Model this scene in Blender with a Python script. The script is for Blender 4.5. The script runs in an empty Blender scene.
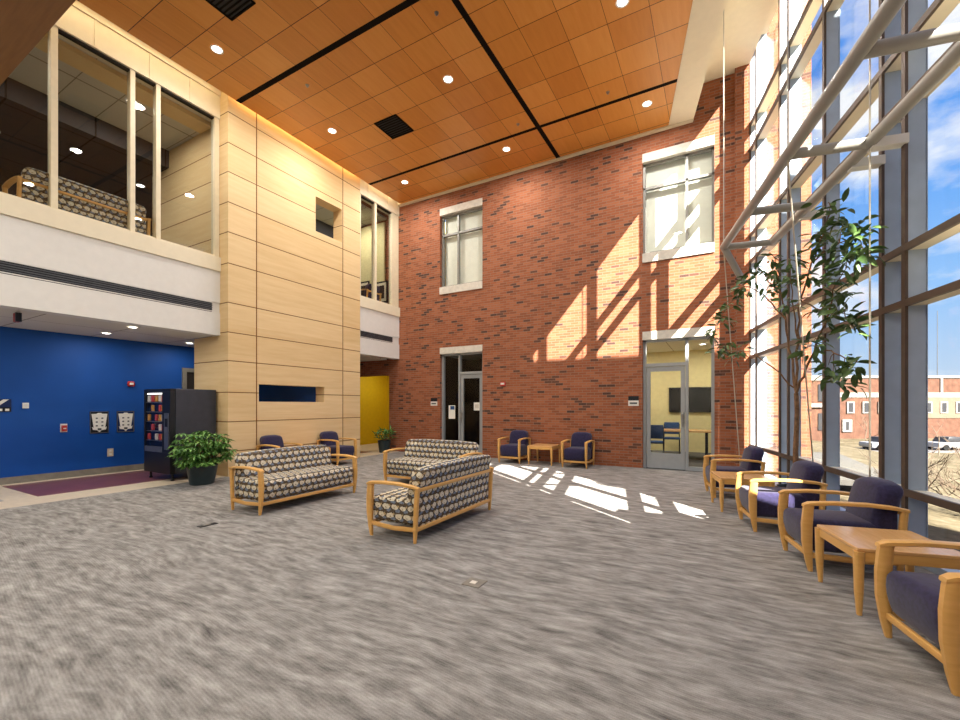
import bpy, bmesh, math, random
from mathutils import Vector, Matrix
random.seed(7)
PI = math.pi
SC = bpy.context.scene
COL = SC.collection
# ---------------------------------------------------------------- camera
cam = bpy.data.cameras.new('camera'); camo = bpy.data.objects.new('camera', cam); COL.objects.link(camo)
cam.sensor_width = 36; cam.lens = 36 * 428 / 960; cam.shift_y = 45 / 960; cam.clip_end = 400
camo.location = (0, 0, 1.4); camo.rotation_euler = (PI / 2, 0, math.radians(29.28))
SC.camera = camo
# ---------------------------------------------------------------- exposure
SC.view_settings.view_transform = 'Standard'; SC.view_settings.look = 'None'
SC.view_settings.gamma = 1; SC.view_settings.use_curve_mapping = False
SC.view_settings.exposure = 0.0
SKY = 1.15; SUN = 38.0; LAMP = 58.0; MEZZ = 36.0; LOW = 9.0; COVE = 22.0
# ---------------------------------------------------------------- sky
def lin(c):
    return tuple(((v / 255) / 12.92 if v <= 10 else (((v / 255) + .055) / 1.055) ** 2.4) for v in c)
def c4(c): return (*lin(c), 1)
w = bpy.data.worlds.new('sky'); SC.world = w; w.use_nodes = True
nt = w.node_tree; N = nt.nodes; L = nt.links; N.clear()
tc = N.new('ShaderNodeTexCoord'); sx = N.new('ShaderNodeSeparateXYZ'); L.new(tc.outputs['Generated'], sx.inputs[0])
rp = N.new('ShaderNodeValToRGB'); L.new(sx.outputs[2], rp.inputs[0])
e = rp.color_ramp.elements; e[0].position = 0.0; e[0].color = c4((202, 218, 234)); e[1].position = .55; e[1].color = c4((84, 150, 238))
e = rp.color_ramp.elements.new(.18); e.color = c4((150, 196, 246))
e = rp.color_ramp.elements.new(.33); e.color = c4((112, 172, 244))
mp = N.new('ShaderNodeMapping'); L.new(tc.outputs['Generated'], mp.inputs[0]); mp.inputs['Scale'].default_value = (1, 1, 2.0)
mp.inputs['Location'].default_value = (.35, .1, .3)
nz = N.new('ShaderNodeTexNoise'); L.new(mp.outputs[0], nz.inputs[0]); nz.inputs['Scale'].default_value = 4.2; nz.inputs['Detail'].default_value = 7; nz.inputs['Roughness'].default_value = .55
cr = N.new('ShaderNodeValToRGB'); L.new(nz.outputs[0], cr.inputs[0]); cr.color_ramp.elements[0].position = .46; cr.color_ramp.elements[1].position = .62
mx = N.new('ShaderNodeMix'); mx.data_type = 'RGBA'; L.new(cr.outputs[0], mx.inputs[0]); L.new(rp.outputs[0], mx.inputs[6]); mx.inputs[7].default_value = (.93, .95, .98, 1)
bg = N.new('ShaderNodeBackground'); L.new(mx.outputs[2], bg.inputs[0]); bg.inputs[1].default_value = SKY
ow = N.new('ShaderNodeOutputWorld'); L.new(bg.outputs[0], ow.inputs[0])
# ---------------------------------------------------------------- sun
SD = Vector((-1.235, 1, -1.219))
sun = bpy.data.lights.new('sun', 'SUN'); sun.energy = SUN; sun.angle = .006; sun.color = (1, .94, .85)
so = bpy.data.objects.new('sun', sun); so.rotation_euler = SD.to_track_quat('-Z', 'Y').to_euler(); so.location = (12, -10, 14); COL.objects.link(so)

# ================================================================ materials
class NT:
    def __init__(s, name, rough=.5, spec=.5, metal=0):
        s.m = bpy.data.materials.new(name); s.m.use_nodes = True; s.t = s.m.node_tree; s.n = s.t.nodes; s.l = s.t.links
        s.b = s.n['Principled BSDF']; s.b.inputs['Roughness'].default_value = rough; s.b.inputs['Specular IOR Level'].default_value = spec; s.b.inputs['Metallic'].default_value = metal
    def node(s, k, **kw):
        n = s.n.new(k)
        for a, b in kw.items(): setattr(n, a, b)
        return n
    def put(s, sock, v):
        if hasattr(v, 'is_output') or isinstance(v, bpy.types.NodeSocket): s.l.new(v, sock)
        else: sock.default_value = v
    def math(s, op, a, b=0.0, c=None):
        n = s.node('ShaderNodeMath', operation=op); s.put(n.inputs[0], a); s.put(n.inputs[1], b)
        if c is not None: s.put(n.inputs[2], c)
        return n.outputs[0]
    def uv(s, obj=False):
        t = s.node('ShaderNodeTexCoord'); x = s.node('ShaderNodeSeparateXYZ'); s.l.new(t.outputs['Object' if obj else 'UV'], x.inputs[0]); return x.outputs
    def comb(s, x, y, z=0.0):
        n = s.node('ShaderNodeCombineXYZ'); s.put(n.inputs[0], x); s.put(n.inputs[1], y); s.put(n.inputs[2], z); return n.outputs[0]
    def noise(s, vec, scale, detail=2, rough=.5):
        n = s.node('ShaderNodeTexNoise'); s.l.new(vec, n.inputs[0]); n.inputs['Scale'].default_value = scale; n.inputs['Detail'].default_value = detail; n.inputs['Roughness'].default_value = rough; return n.outputs[0]
    def white(s, vec):
        n = s.node('ShaderNodeTexWhiteNoise', noise_dimensions='3D'); s.l.new(vec, n.inputs[0]); return n.outputs[0]
    def ramp(s, f, stops, const=False):
        n = s.node('ShaderNodeValToRGB'); s.put(n.inputs[0], f); r = n.color_ramp
        if const: r.interpolation = 'CONSTANT'
        r.elements[0].position = stops[0][0]; r.elements[0].color = c4(stops[0][1]); r.elements[1].position = stops[1][0]; r.elements[1].color = c4(stops[1][1])
        for p, c in stops[2:]:
            q = r.elements.new(p); q.color = c4(c)
        return n.outputs[0]
    def mix(s, f, a, b):
        n = s.node('ShaderNodeMix', data_type='RGBA'); s.put(n.inputs[0], f); s.put(n.inputs[6], a if not isinstance(a, tuple) else c4(a)); s.put(n.inputs[7], b if not isinstance(b, tuple) else c4(b)); return n.outputs[2]
    def bump(s, h, st=.2, d=.01):
        n = s.node('ShaderNodeBump'); s.put(n.inputs['Height'], h); n.inputs['Strength'].default_value = st; n.inputs['Distance'].default_value = d; s.l.new(n.outputs[0], s.b.inputs['Normal'])
    def col(s, v): s.put(s.b.inputs['Base Color'], v if not isinstance(v, tuple) else c4(v)); return s.m

M = {}
def plain(name, c, rough=.5, spec=.5, metal=0, var=.06, scale=9):
    t = NT(name, rough, spec, metal); n = t.noise(t.node('ShaderNodeTexCoord').outputs['Object'], scale, 3)
    a = tuple(min(255, v * (1 + var)) for v in c); b = tuple(v * (1 - var) for v in c)
    M[name] = t.col(t.ramp(n, [(.3, b), (.7, a)])); return M[name]
def glow(name, c, st):
    t = NT(name); t.col(c); t.b.inputs['Emission Color'].default_value = c4(c); t.b.inputs['Emission Strength'].default_value = st; M[name] = t.m
def edge(t, f, w):   # 1 near the 0/1 borders of a 0..1 fraction
    d = t.math('MINIMUM', f, t.math('SUBTRACT', 1.0, f)); return t.math('LESS_THAN', d, w)

def brick_mat(name, BW=.19, BH=.0605):
    t = NT(name, .85, .2); u = t.uv()
    row = t.math('FLOOR', t.math('DIVIDE', u[1], BH)); off = t.math('MULTIPLY', t.math('MODULO', t.math('ABSOLUTE', row), 2.0), .5)
    cx = t.math('ADD', t.math('DIVIDE', u[0], BW), off); ci = t.math('FLOOR', cx)
    fx = t.math('FRACT', cx); fy = t.math('FRACT', t.math('DIVIDE', u[1], BH))
    fy = t.math('SUBTRACT', t.math('DIVIDE', u[1], BH), row); fx = t.math('SUBTRACT', cx, ci)
    mort = t.math('MAXIMUM', edge(t, fx, .025), edge(t, fy, .09))
    r = t.white(t.comb(ci, row)); big = t.noise(t.comb(u[0], u[1]), .7, 2)
    r2 = t.math('ADD', r, t.math('MULTIPLY', t.math('SUBTRACT', big, .5), .12))
    bc = t.ramp(r2, [(0, (56, 46, 46)), (.04, (84, 58, 50)), (.085, (134, 78, 52)), (.3, (152, 88, 58)), (.55, (162, 98, 68)), (.8, (146, 84, 56))], True)
    n = t.noise(t.comb(u[0], u[1]), 30, 3); bc = t.mix(t.math('MULTIPLY', n, .25), bc, (180, 122, 92))
    M[name] = t.col(t.mix(mort, bc, (146, 116, 98))); t.bump(t.math('SUBTRACT', 1.0, mort), .4, .006); return t.m
brick_mat('brick')

def carpet():
    t = NT('carpet', .95, .1); u = t.uv(True)
    w1 = t.noise(t.comb(u[0], u[1]), .8, 2)
    y = t.math('ADD', u[1], t.math('MULTIPLY', w1, .35))
    a = t.noise(t.comb(t.math('MULTIPLY', u[0], 2.8), t.math('MULTIPLY', y, 10.5)), 1.0, 4, .65)
    b = t.noise(t.comb(t.math('MULTIPLY', u[0], 6.0), t.math('MULTIPLY', y, 24.0), 4.0), 1.0, 3, .6)
    f = t.math('ADD', t.math('MULTIPLY', a, .62), t.math('MULTIPLY', b, .38))
    rib = t.math('SINE', t.math('MULTIPLY', t.math('ADD', u[1], t.math('MULTIPLY', u[0], .15)), 380.0))
    f = t.math('ADD', f, t.math('MULTIPLY', rib, .02))
    g = t.noise(t.comb(u[0], u[1]), 160, 2); f = t.math('ADD', f, t.math('MULTIPLY', t.math('SUBTRACT', g, .5), .18))
    M['carpet'] = t.col(t.ramp(f, [(.30, (84, 81, 79)), (.70, (180, 177, 173)), (.5, (140, 137, 133))])); t.bump(g, .3, .004)
carpet()

def wood(name, c1, c2, rough=.4, stretch=(2, 26), spec=.4, horiz=True):
    t = NT(name, rough, spec); u = t.uv(); a, b = (u[0], u[1]) if horiz else (u[1], u[0])
    n = t.noise(t.comb(t.math('MULTIPLY', a, stretch[0]), t.math('MULTIPLY', b, stretch[1])), 1.0, 4, .6)
    M[name] = t.col(t.ramp(n, [(.3, c1), (.7, c2)])); return t
wood('frame_wood', (214, 162, 88), (226, 176, 104), .35, (3, 30))
wood('table_wood', (210, 160, 100), (226, 178, 120), .2, (3, 30), .6)
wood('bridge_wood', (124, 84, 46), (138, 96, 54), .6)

def ceiling_wood():
    t = NT('ceiling_wood', .38, .35); u = t.uv(True)
    cx = t.math('DIVIDE', t.math('ADD', u[0], 3.41), .6225); cy = t.math('DIVIDE', t.math('SUBTRACT', u[1], 5.03), .6033)
    ix = t.math('FLOOR', cx); iy = t.math('FLOOR', cy); fx = t.math('SUBTRACT', cx, ix); fy = t.math('SUBTRACT', cy, iy)
    seam = t.math('MAXIMUM', edge(t, fx, .006), edge(t, fy, .010))
    r = t.white(t.comb(ix, iy)); rz = t.math('MULTIPLY', r, 9.0)
    n = t.noise(t.comb(t.math('MULTIPLY', u[0], 16.0), t.math('MULTIPLY', u[1], 1.6), rz), 1.0, 4, .6)
    f = t.math('ADD', t.math('MULTIPLY', r, .5), t.math('MULTIPLY', n, .5))
    base = t.ramp(f, [(.1, (196, 126, 56)), (.9, (228, 164, 88)), (.5, (214, 146, 68))])
    M['ceiling_wood'] = t.col(t.mix(seam, base, (70, 36, 14)))
ceiling_wood()

SEAM_Z = [.487, 1.07, 1.65, 2.27, 2.83, 3.41, 4.18, 4.79, 5.377, 5.97, 6.54, 7.14]
def maple():
    t = NT('maple_panel', .65, .2); x = t.uv(True); u = t.uv()
    s = None
    for z in SEAM_Z:
        d = t.math('LESS_THAN', t.math('ABSOLUTE', t.math('SUBTRACT', x[2], z)), .009); s = d if s is None else t.math('MAXIMUM', s, d)
    for y in (5.48, 7.81):
        s = t.math('MAXIMUM', s, t.math('LESS_THAN', t.math('ABSOLUTE', t.math('SUBTRACT', x[1], y)), .012))
    row = t.math('FLOOR', t.math('DIVIDE', x[2], .6)); cc = t.math('ADD', t.math('GREATER_THAN', x[1], 5.48), t.math('GREATER_THAN', x[1], 7.81))
    r = t.white(t.comb(row, cc))
    n = t.noise(t.comb(t.math('MULTIPLY', t.math('ADD', x[1], x[0]), 1.3), t.math('MULTIPLY', x[2], 14.0), t.math('MULTIPLY', r, 7.0)), 1.0, 4, .6)
    f = t.math('ADD', t.math('MULTIPLY', r, .3), t.math('MULTIPLY', n, .7))
    M['maple_panel'] = t.col(t.mix(s, t.ramp(f, [(.2, (218, 186, 134)), (.8, (238, 212, 166))]), (120, 76, 34)))
maple()

def patterned():
    t = NT('patterned_fabric', .85, .15); u = t.uv(); C = .098
    wob = t.noise(t.comb(u[0], u[1]), 14, 2); wob2 = t.noise(t.comb(u[1], u[0], 3.0), 14, 2)
    a = t.math('ADD', u[0], t.math('MULTIPLY', t.math('SUBTRACT', wob, .5), .05)); b = t.math('ADD', u[1], t.math('MULTIPLY', t.math('SUBTRACT', wob2, .5), .05))
    gx = t.math('DIVIDE', a, C); gy = t.math('DIVIDE', b, C * .92)
    row = t.math('FLOOR', gy); gx = t.math('ADD', gx, t.math('MULTIPLY', t.math('MODULO', t.math('ABSOLUTE', row), 2.0), .5)); col = t.math('FLOOR', gx)
    fx = t.math('SUBTRACT', t.math('SUBTRACT', gx, col), .5); fy = t.math('SUBTRACT', t.math('SUBTRACT', gy, row), .5)
    def dist(cx, cy, sx_, sy_): return t.math('SQRT', t.math('ADD', t.math('POWER', t.math('MULTIPLY', t.math('SUBTRACT', fx, cx), sx_), 2.0), t.math('POWER', t.math('MULTIPLY', t.math('SUBTRACT', fy, cy), sy_), 2.0)))
    n = t.noise(t.comb(u[0], u[1]), 70, 3)
    c = t.ramp(n, [(.35, (62, 52, 46)), (.65, (112, 98, 80))])
    c = t.mix(t.math('LESS_THAN', dist(.22, -.26, 1.0, 1.4), .27), c, t.ramp(n, [(.3, (84, 98, 122)), (.7, (140, 150, 162))]))
    c = t.mix(t.math('LESS_THAN', dist(-.12, .10, .86, 1.1), .34), c, t.ramp(n, [(.3, (198, 188, 162)), (.7, (234, 226, 206))]))
    c = t.mix(t.math('LESS_THAN', dist(.30, .28, 1.0, 1.0), .13), c, (184, 160, 116))
    c = t.mix(t.math('LESS_THAN', dist(-.12, -.02, 1.6, 2.6), .14), c, (136, 120, 96))
    M['patterned_fabric'] = t.col(c); t.bump(n, .15, .003)
patterned()
plain('navy_fabric', (46, 42, 72), .9, .15, 0, .16, 40)
M['navy_fabric'].node_tree.nodes['Principled BSDF'].inputs['Sheen Weight'].default_value = .25
plain('cream_paint', (232, 222, 196), .6, .3, 0, .01)
plain('white_paint', (226, 224, 218), .6, .3, 0, .01)
plain('light_stone', (214, 208, 196), .8, .2, 0, .04, 14)
plain('bone_mullion', (226, 214, 184), .5, .4, 0, .02)
plain('strip_black', (22, 18, 16), .9, .1)
plain('alloy', (158, 162, 164), .45, .5, .15, .02)
plain('window_alloy', (138, 136, 130), .45, .5, .3, .03)
plain('mullion_paint', (164, 180, 198), .5, .4, 0, .02)
plain('bronze_cap', (92, 78, 68), .5, .4, .1, .05)
plain('pipe_paint', (150, 146, 138), .4, .5, 0, .02)
plain('cable_steel', (186, 178, 160), .35, .5, .5)
plain('blue_paint', (20, 78, 158), .6, .3, 0, .03, 2)
plain('blue_lower_paint', (8, 74, 158), .5, .35, 0, .03, 2)
plain('yellow_paint', (214, 178, 24), .6, .3, 0, .02)
plain('pale_yellow_paint', (226, 214, 160), .7, .2, 0, .02)
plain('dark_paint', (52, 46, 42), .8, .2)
plain('grey_base', (128, 122, 112), .6, .3)
plain('cream_tile', (214, 198, 172), .35, .5, 0, .04, 12)
plain('grey_tile', (168, 160, 158), .35, .5, 0, .04, 12)
plain('maroon_tile', (122, 70, 72), .3, .5, 0, .08, 5)
plain('black_metal', (24, 24, 27), .35, .5, .2)
plain('machine_side', (60, 62, 70), .4, .5, .3, .05)
plain('steel', (150, 150, 150), .3, .5, .8)
plain('pot_dark', (36, 52, 56), .4, .5)
plain('soil', (50, 36, 26), .95, .1, 0, .3, 60)
plain('paper', (236, 234, 226), .7, .2, 0, .01)
plain('sign_black', (26, 28, 34), .5, .3)
plain('sign_navy', (22, 42, 88), .5, .3)
plain('alarm_red', (190, 44, 38), .4, .5)
plain('exit_red', (150, 30, 26), .5, .4)
plain('bark', (122, 94, 70), .8, .2, 0, .18, 25)
plain('pale_bark', (112, 98, 84), .9, .1, 0, .15, 12)
plain('blind', (226, 228, 214), .8, .2, 0, .015)
plain('screen_dark', (36, 40, 42), .2, .5)
plain('blue_chair', (52, 82, 128), .8, .2)
plain('floor_dark', (92, 90, 86), .8, .2)
plain('snack_red', (200, 70, 60), .4, .5); plain('snack_white', (222, 214, 206), .4, .5); plain('snack_gold', (208, 150, 60), .4, .5)
plain('machine_inner', (12, 24, 60), .5, .3)
plain('picture_mat', (232, 224, 196), .6, .2)
plain('vent_grey', (92, 94, 98), .5, .4, .2)
plain('far_brick', (92, 66, 54), .9, .1, 0, .12, 1.5)
plain('far_cream', (106, 94, 80), .9, .1, 0, .04, 1)
plain('far_white', (128, 124, 118), .8, .2, 0, .02)
plain('far_glass', (50, 50, 52), .3, .5)
plain('asphalt', (112, 108, 106), .9, .1, 0, .06, 1)
plain('car_white', (150, 152, 156), .3, .5); plain('rubber', (24, 24, 24), .8, .2)
glow('lamp_lens', (255, 250, 240), 9.0); glow('cove_strip', (255, 214, 120), 5.0); glow('machine_light', (255, 250, 246), 2.2)

def leafmat(name, a, b):
    t = NT(name, .45, .4); r = t.node('ShaderNodeTexCoord').outputs['Object']; n = t.noise(r, 9, 2); M[name] = t.col(t.ramp(n, [(.3, a), (.7, b)]))
    t.b.inputs['Subsurface Weight'].default_value = 0
leafmat('fig_leaf', (44, 70, 34), (96, 124, 66)); leafmat('shrub_leaf', (52, 104, 44), (128, 172, 84)); leafmat('conifer', (52, 72, 44), (84, 100, 60))

def tiles(name, c, joint, su, sv, w=.01):
    t = NT(name, .8, .2); u = t.uv(True); f = []
    for q, s in ((u[0], su), (u[1], sv)):
        d = t.math('DIVIDE', q, s); f.append(edge(t, t.math('SUBTRACT', d, t.math('FLOOR', d)), w))
    M[name] = t.col(t.mix(t.math('MAXIMUM', *f), c, joint))
tiles('tile_ceiling', (204, 200, 188), (140, 132, 118), 1.22, .61, .012)
tiles('tile_ceiling_low', (222, 218, 208), (150, 140, 124), 1.22, 1.22, .008)
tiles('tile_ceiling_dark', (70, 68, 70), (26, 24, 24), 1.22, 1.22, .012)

def grass():
    t = NT('dry_grass', .95, .1); o = t.node('ShaderNodeTexCoord').outputs['Object']
    n = t.noise(o, .5, 6, .7); n2 = t.noise(o, 6, 5, .7); f = t.math('ADD', t.math('MULTIPLY', n, .5), t.math('MULTIPLY', n2, .5))
    M['dry_grass'] = t.col(t.ramp(f, [(.38, (70, 62, 48)), (.62, (128, 114, 96)), (.5, (94, 86, 66))]))
grass()

def glass(name, tint=(1, 1, 1), refl=.9, base=.03):
    m = bpy.data.materials.new(name); m.use_nodes = True; n = m.node_tree.nodes; l = m.node_tree.links; n.clear()
    o = n.new('ShaderNodeOutputMaterial'); mixn = n.new('ShaderNodeMixShader'); tr = n.new('ShaderNodeBsdfTransparent'); gl = n.new('ShaderNodeBsdfGlossy')
    tr.inputs[0].default_value = (*tint, 1); gl.inputs['Roughness'].default_value = .0; gl.inputs[0].default_value = (refl, refl, refl, 1)
    fr = n.new('ShaderNodeLayerWeight'); fr.inputs[0].default_value = .5
    pw = n.new('ShaderNodeMath'); pw.operation = 'POWER'; pw.inputs[1].default_value = 5; l.new(fr.outputs['Facing'], pw.inputs[0])
    mm = n.new('ShaderNodeMath'); mm.operation = 'MULTIPLY_ADD'; mm.inputs[1].default_value = .5; mm.inputs[2].default_value = base; l.new(pw.outputs[0], mm.inputs[0])
    l.new(mm.outputs[0], mixn.inputs[0]); l.new(tr.outputs[0], mixn.inputs[1]); l.new(gl.outputs[0], mixn.inputs[2]); l.new(mixn.outputs[0], o.inputs[0]); M[name] = m
glass('clear_glass', (.98, .985, .985), .9, .012)
glass('grey_glass', (.86, .86, .84), .9, .03)

# ================================================================ mesh helpers
def box(bm, x0, x1, y0, y1, z0, z1, bev=0, mat=None, seg=2):
    r = bmesh.ops.create_cube(bm, size=1); vs = r['verts']
    for v in vs:
        v.co = Vector(((x0 + x1) / 2 + v.co.x * (x1 - x0), (y0 + y1) / 2 + v.co.y * (y1 - y0), (z0 + z1) / 2 + v.co.z * (z1 - z0)))
    if bev:
        es = list({e for v in vs for e in v.link_edges})
        r = bmesh.ops.bevel(bm, geom=es, offset=bev, segments=seg, affect='EDGES', profile=.5)
        vs = list({v for f in r['faces'] for v in f.verts} | {v for v in vs if v.is_valid})
    if mat:
        for v in vs: v.co = mat @ v.co
    return vs
def hexa(bm, p):     # 8 points: bottom 4 ccw, top 4 ccw
    v = [bm.verts.new(q) for q in p]
    for f in ((3, 2, 1, 0), (4, 5, 6, 7), (0, 1, 5, 4), (1, 2, 6, 5), (2, 3, 7, 6), (3, 0, 4, 7)): bm.faces.new([v[i] for i in f])
    return v
def tube(bm, pts, rad, seg=10, cap=True):
    pts = [Vector(p) for p in pts]; n = len(pts); rads = rad if isinstance(rad, (list, tuple)) else [rad] * n
    rings = []; ref = None
    for i, p in enumerate(pts):
        d = (pts[min(i + 1, n - 1)] - pts[max(i - 1, 0)]).normalized()
        if ref is None: ref = d.orthogonal().normalized()
        ref = (ref - d * ref.dot(d)); ref = ref.normalized() if ref.length > 1e-5 else d.orthogonal().normalized()
        s = d.cross(ref)
        rings.append([bm.verts.new(p + (ref * math.cos(a) + s * math.sin(a)) * rads[i]) for a in [2 * PI * k / seg for k in range(seg)]])
    for a, b in zip(rings, rings[1:]):
        for k in range(seg): bm.faces.new((a[k], a[(k + 1) % seg], b[(k + 1) % seg], b[k]))
    if cap: bm.faces.new(rings[0][::-1]); bm.faces.new(rings[-1])
def rsweep(bm, secs):   # list of (center, half_x vec, half_y vec) chamfered rectangular sections
    rings = []
    for c, a, b in secs:
        c, a, b = Vector(c), Vector(a), Vector(b); k = .62
        rings.append([bm.verts.new(c + a * s + b * t) for s, t in ((1, k), (k, 1), (-k, 1), (-1, k), (-1, -k), (-k, -1), (k, -1), (1, -k))])
    for p, q in zip(rings, rings[1:]):
        for i in range(8): bm.faces.new((p[i], p[(i + 1) % 8], q[(i + 1) % 8], q[i]))
    bm.faces.new(rings[0][::-1]); bm.faces.new(rings[-1])
def lathe(bm, prof, c=(0, 0, 0), seg=28):
    rings = []
    for r, z in prof: rings.append([bm.verts.new((c[0] + r * math.cos(2 * PI * k / seg), c[1] + r * math.sin(2 * PI * k / seg), c[2] + z)) for k in range(seg)])
    for a, b in zip(rings, rings[1:]):
        for k in range(seg): bm.faces.new((a[k], a[(k + 1) % seg], b[(k + 1) % seg], b[k]))
    bm.faces.new(rings[0][::-1]); bm.faces.new(rings[-1])
def leaf(bm, p, d, ln, wd, droop=.25):
    d = Vector(d).normalized(); up = Vector((random.uniform(-.5, .5), random.uniform(-.5, .5), 1)); s = d.cross(up).normalized(); n = s.cross(d).normalized()
    P = Vector(p); a = bm.verts.new(P); q = P + d * ln * .5; t = bm.verts.new(P + d * ln - n * ln * droop)
    l = bm.verts.new(q + s * wd / 2 + n * wd * .12); r = bm.verts.new(q - s * wd / 2 + n * wd * .12); m = bm.verts.new(q - n * ln * droop * .2)
    for f in ((a, l, m), (m, l, t), (a, m, r), (m, t, r)): bm.faces.new(f)
def BM(): return bmesh.new()
def obj(name, bm, mat, parent=None, smooth=None, recalc=True):
    if recalc: bmesh.ops.recalc_face_normals(bm, faces=bm.faces)
    uvl = bm.loops.layers.uv.new('uv')
    for f in bm.faces:
        n = f.normal; ax = max(range(3), key=lambda i: abs(n[i]))
        for lp in f.loops:
            c = lp.vert.co; lp[uvl].uv = (c.y, c.z) if ax == 0 else ((c.x, c.z) if ax == 1 else (c.x, c.y))
    me = bpy.data.meshes.new(name); bm.to_mesh(me); bm.free()
    me.materials.append(M[mat] if isinstance(mat, str) else mat)
    if smooth:
        for p in me.polygons: p.use_smooth = True
        me.set_sharp_from_angle(angle=math.radians(smooth))
    o = bpy.data.objects.new(name, me); COL.objects.link(o)
    if parent: o.parent = parent
    return o
def tag(o, label=None, cat=None, group=None, kind=None):
    if label: o['label'] = label
    if cat: o['category'] = cat
    if group: o['group'] = group
    if kind: o['kind'] = kind
    return o
def thing(name, label, cat, loc=(0, 0, 0), rz=0, group=None):
    o = bpy.data.objects.new(name, None); o.empty_display_size = .1; COL.objects.link(o); o.location = loc; o.rotation_euler = (0, 0, rz)
    return tag(o, label, cat, group)
def struct(name, bm, mat, parent=None, smooth=None, label=None):
    o = obj(name, bm, mat, parent, smooth)
    if not parent: tag(o, label, 'room', kind='structure')
    return o
def dup(root, loc, rz, label, group=None):
    r = root.copy(); COL.objects.link(r); r.location = loc; r.rotation_euler = (0, 0, rz); r['label'] = label
    if group: r['group'] = group
    def rec(a, b):
        for ch in list(a.children):
            c = ch.copy(); COL.objects.link(c); c.parent = b; rec(ch, c)
    rec(root, r); return r
def bobj(name, mat, parent, *a, **k):
    bm = BM(); box(bm, *a, **k); return obj(name, bm, mat, parent)
YB = 10.05; XL = -8.39; XF = -8.66; ZC = 7.38
def G(Y, d, z): return Vector((.487 + .2107 * (YB - Y) + d * .979, Y + d * .206, z))     # on the glass line; d metres outward
def gbox(bm, Y0, Y1, d0, d1, z0, z1):
    return hexa(bm, [G(Y0, d0, z0), G(Y1, d0, z0), G(Y1, d1, z0), G(Y0, d1, z0), G(Y0, d0, z1), G(Y1, d0, z1), G(Y1, d1, z1), G(Y0, d1, z1)])
def slab(bm, pts, z0, z1):
    a = [bm.verts.new((x, y, z0)) for x, y in pts]; b = [bm.verts.new((x, y, z1)) for x, y in pts]; n = len(pts)
    bm.faces.new(a[::-1]); bm.faces.new(b)
    for i in range(n): bm.faces.new((a[i], a[(i + 1) % n], b[(i + 1) % n], b[i]))
def dl(c, Y): return c - .2107 * Y         # x on a line parallel to the glass at y = Y
YE = 2.57; YN = -4.0

# ================================================================ floor
bm = BM(); slab(bm, [(-8.42, YN), (dl(2.76, YN), YN), (dl(2.76, YB), YB), (-8.42, YB)], -.1, 0); struct('floor', bm, 'carpet')
bm = BM(); slab(bm, [(-11.2, YN), (-8.42, YN), (-8.42, 12.6), (-11.2, 12.6)], -.1, 0); struct('floor', bm, 'cream_tile')
bm = BM(); box(bm, -10.75, -9.1, 2.4, 9.6, 0, .003); struct('floor', bm, 'maroon_tile')
bm = BM(); box(bm, -10.75, -9.1, YN + .2, 2.05, 0, .003); struct('floor', bm, 'grey_tile')
bm = BM(); slab(bm, [(-11.2, YB + .26), (3, YB + .26), (3, 16), (-11.2, 16)], -.1, -.002); struct('floor', bm, 'floor_dark')

# ================================================================ brick end wall
bm = BM()
T0, T1 = YB, YB + .26
holes = [(-6.94, -5.56, [(0, 3.02), (4.53, 6.96)]), (-1.5, -.1, [(0, 3.02), (4.55, 6.97)])]
x = -8.82; TOP = 8.4
for hx0, hx1, zs in holes:
    box(bm, x, hx0, T0, T1, 0, TOP)
    z = 0
    for a, b in zs:
        if a > z: box(bm, hx0, hx1, T0, T1, z, a)
        z = b
    box(bm, hx0, hx1, T0, T1, z, TOP); x = hx1
box(bm, x, .52, T0, T1, 0, TOP)
box(bm, -11.2, -8.82, T0, T1, 2.32, TOP)
struct('wall_back', bm, 'brick')
# brick pier beside the glass and the wing outside
bm = BM(); box(bm, .26, .50, YB - .14, YB, 0, 8.1); struct('trim_1', bm, 'brick')
bm = BM(); box(bm, 1.12, 1.5, YB + .02, YB + .6, -1, 9.2, 0); box(bm, .74, 1.12, YB + .02, YB + .2, -1, 9.2, 0)
o = obj('brick_wing', bm, 'brick'); tag(o, 'sunlit brick wing wall standing just outside the glass wall', 'wall')
bm = BM(); box(bm, .70, 1.54, YB + .02, YB + .64, 9.2, 9.4); obj('coping', bm, 'light_stone', o)

def opening_window(name, x0, x1, z0, z1, xm, zt, hz, sz):
    r = thing(name, None, None); del_ = r; tag(r, kind='structure')
    y = YB + .09
    bobj('header', 'light_stone', r, x0, x1, YB - .012, YB + .2, z1 - hz, z1)
    if sz: bobj('sill', 'light_stone', r, x0, x1, YB - .03, YB + .2, z0, z0 + sz)
    za, zb = z0 + sz, z1 - hz; w = .05
    bm = BM()
    for a, b, c, d in ((x0, x0 + w, za, zb), (x1 - w, x1, za, zb), (xm - w / 2, xm + w / 2, za, zb), (x0, x1, zb - w, zb), (x0, x1, za, za + w), (x0, x1, zt - w / 2, zt + w / 2)):
        box(bm, a, b, y, y + .09, c, d)
    obj('window_frame', bm, 'window_alloy', r)
    for a, b in ((x0 + w, xm - w / 2), (xm + w / 2, x1 - w)):
        for c, d in ((za + w, zt - w / 2), (zt + w / 2, zb - w)): bobj('pane', 'clear_glass', r, a, b, y + .04, y + .05, c, d)
    return r
for nm, x0, x1, xm in (('window_1', -6.94, -5.56, -6.39), ('window_2', -1.5, -.1, -.617)):
    opening_window(nm, x0, x1, 4.53 if nm[-1] == '1' else 4.55, 6.96, xm, 6.22, .19, .2)
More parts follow.
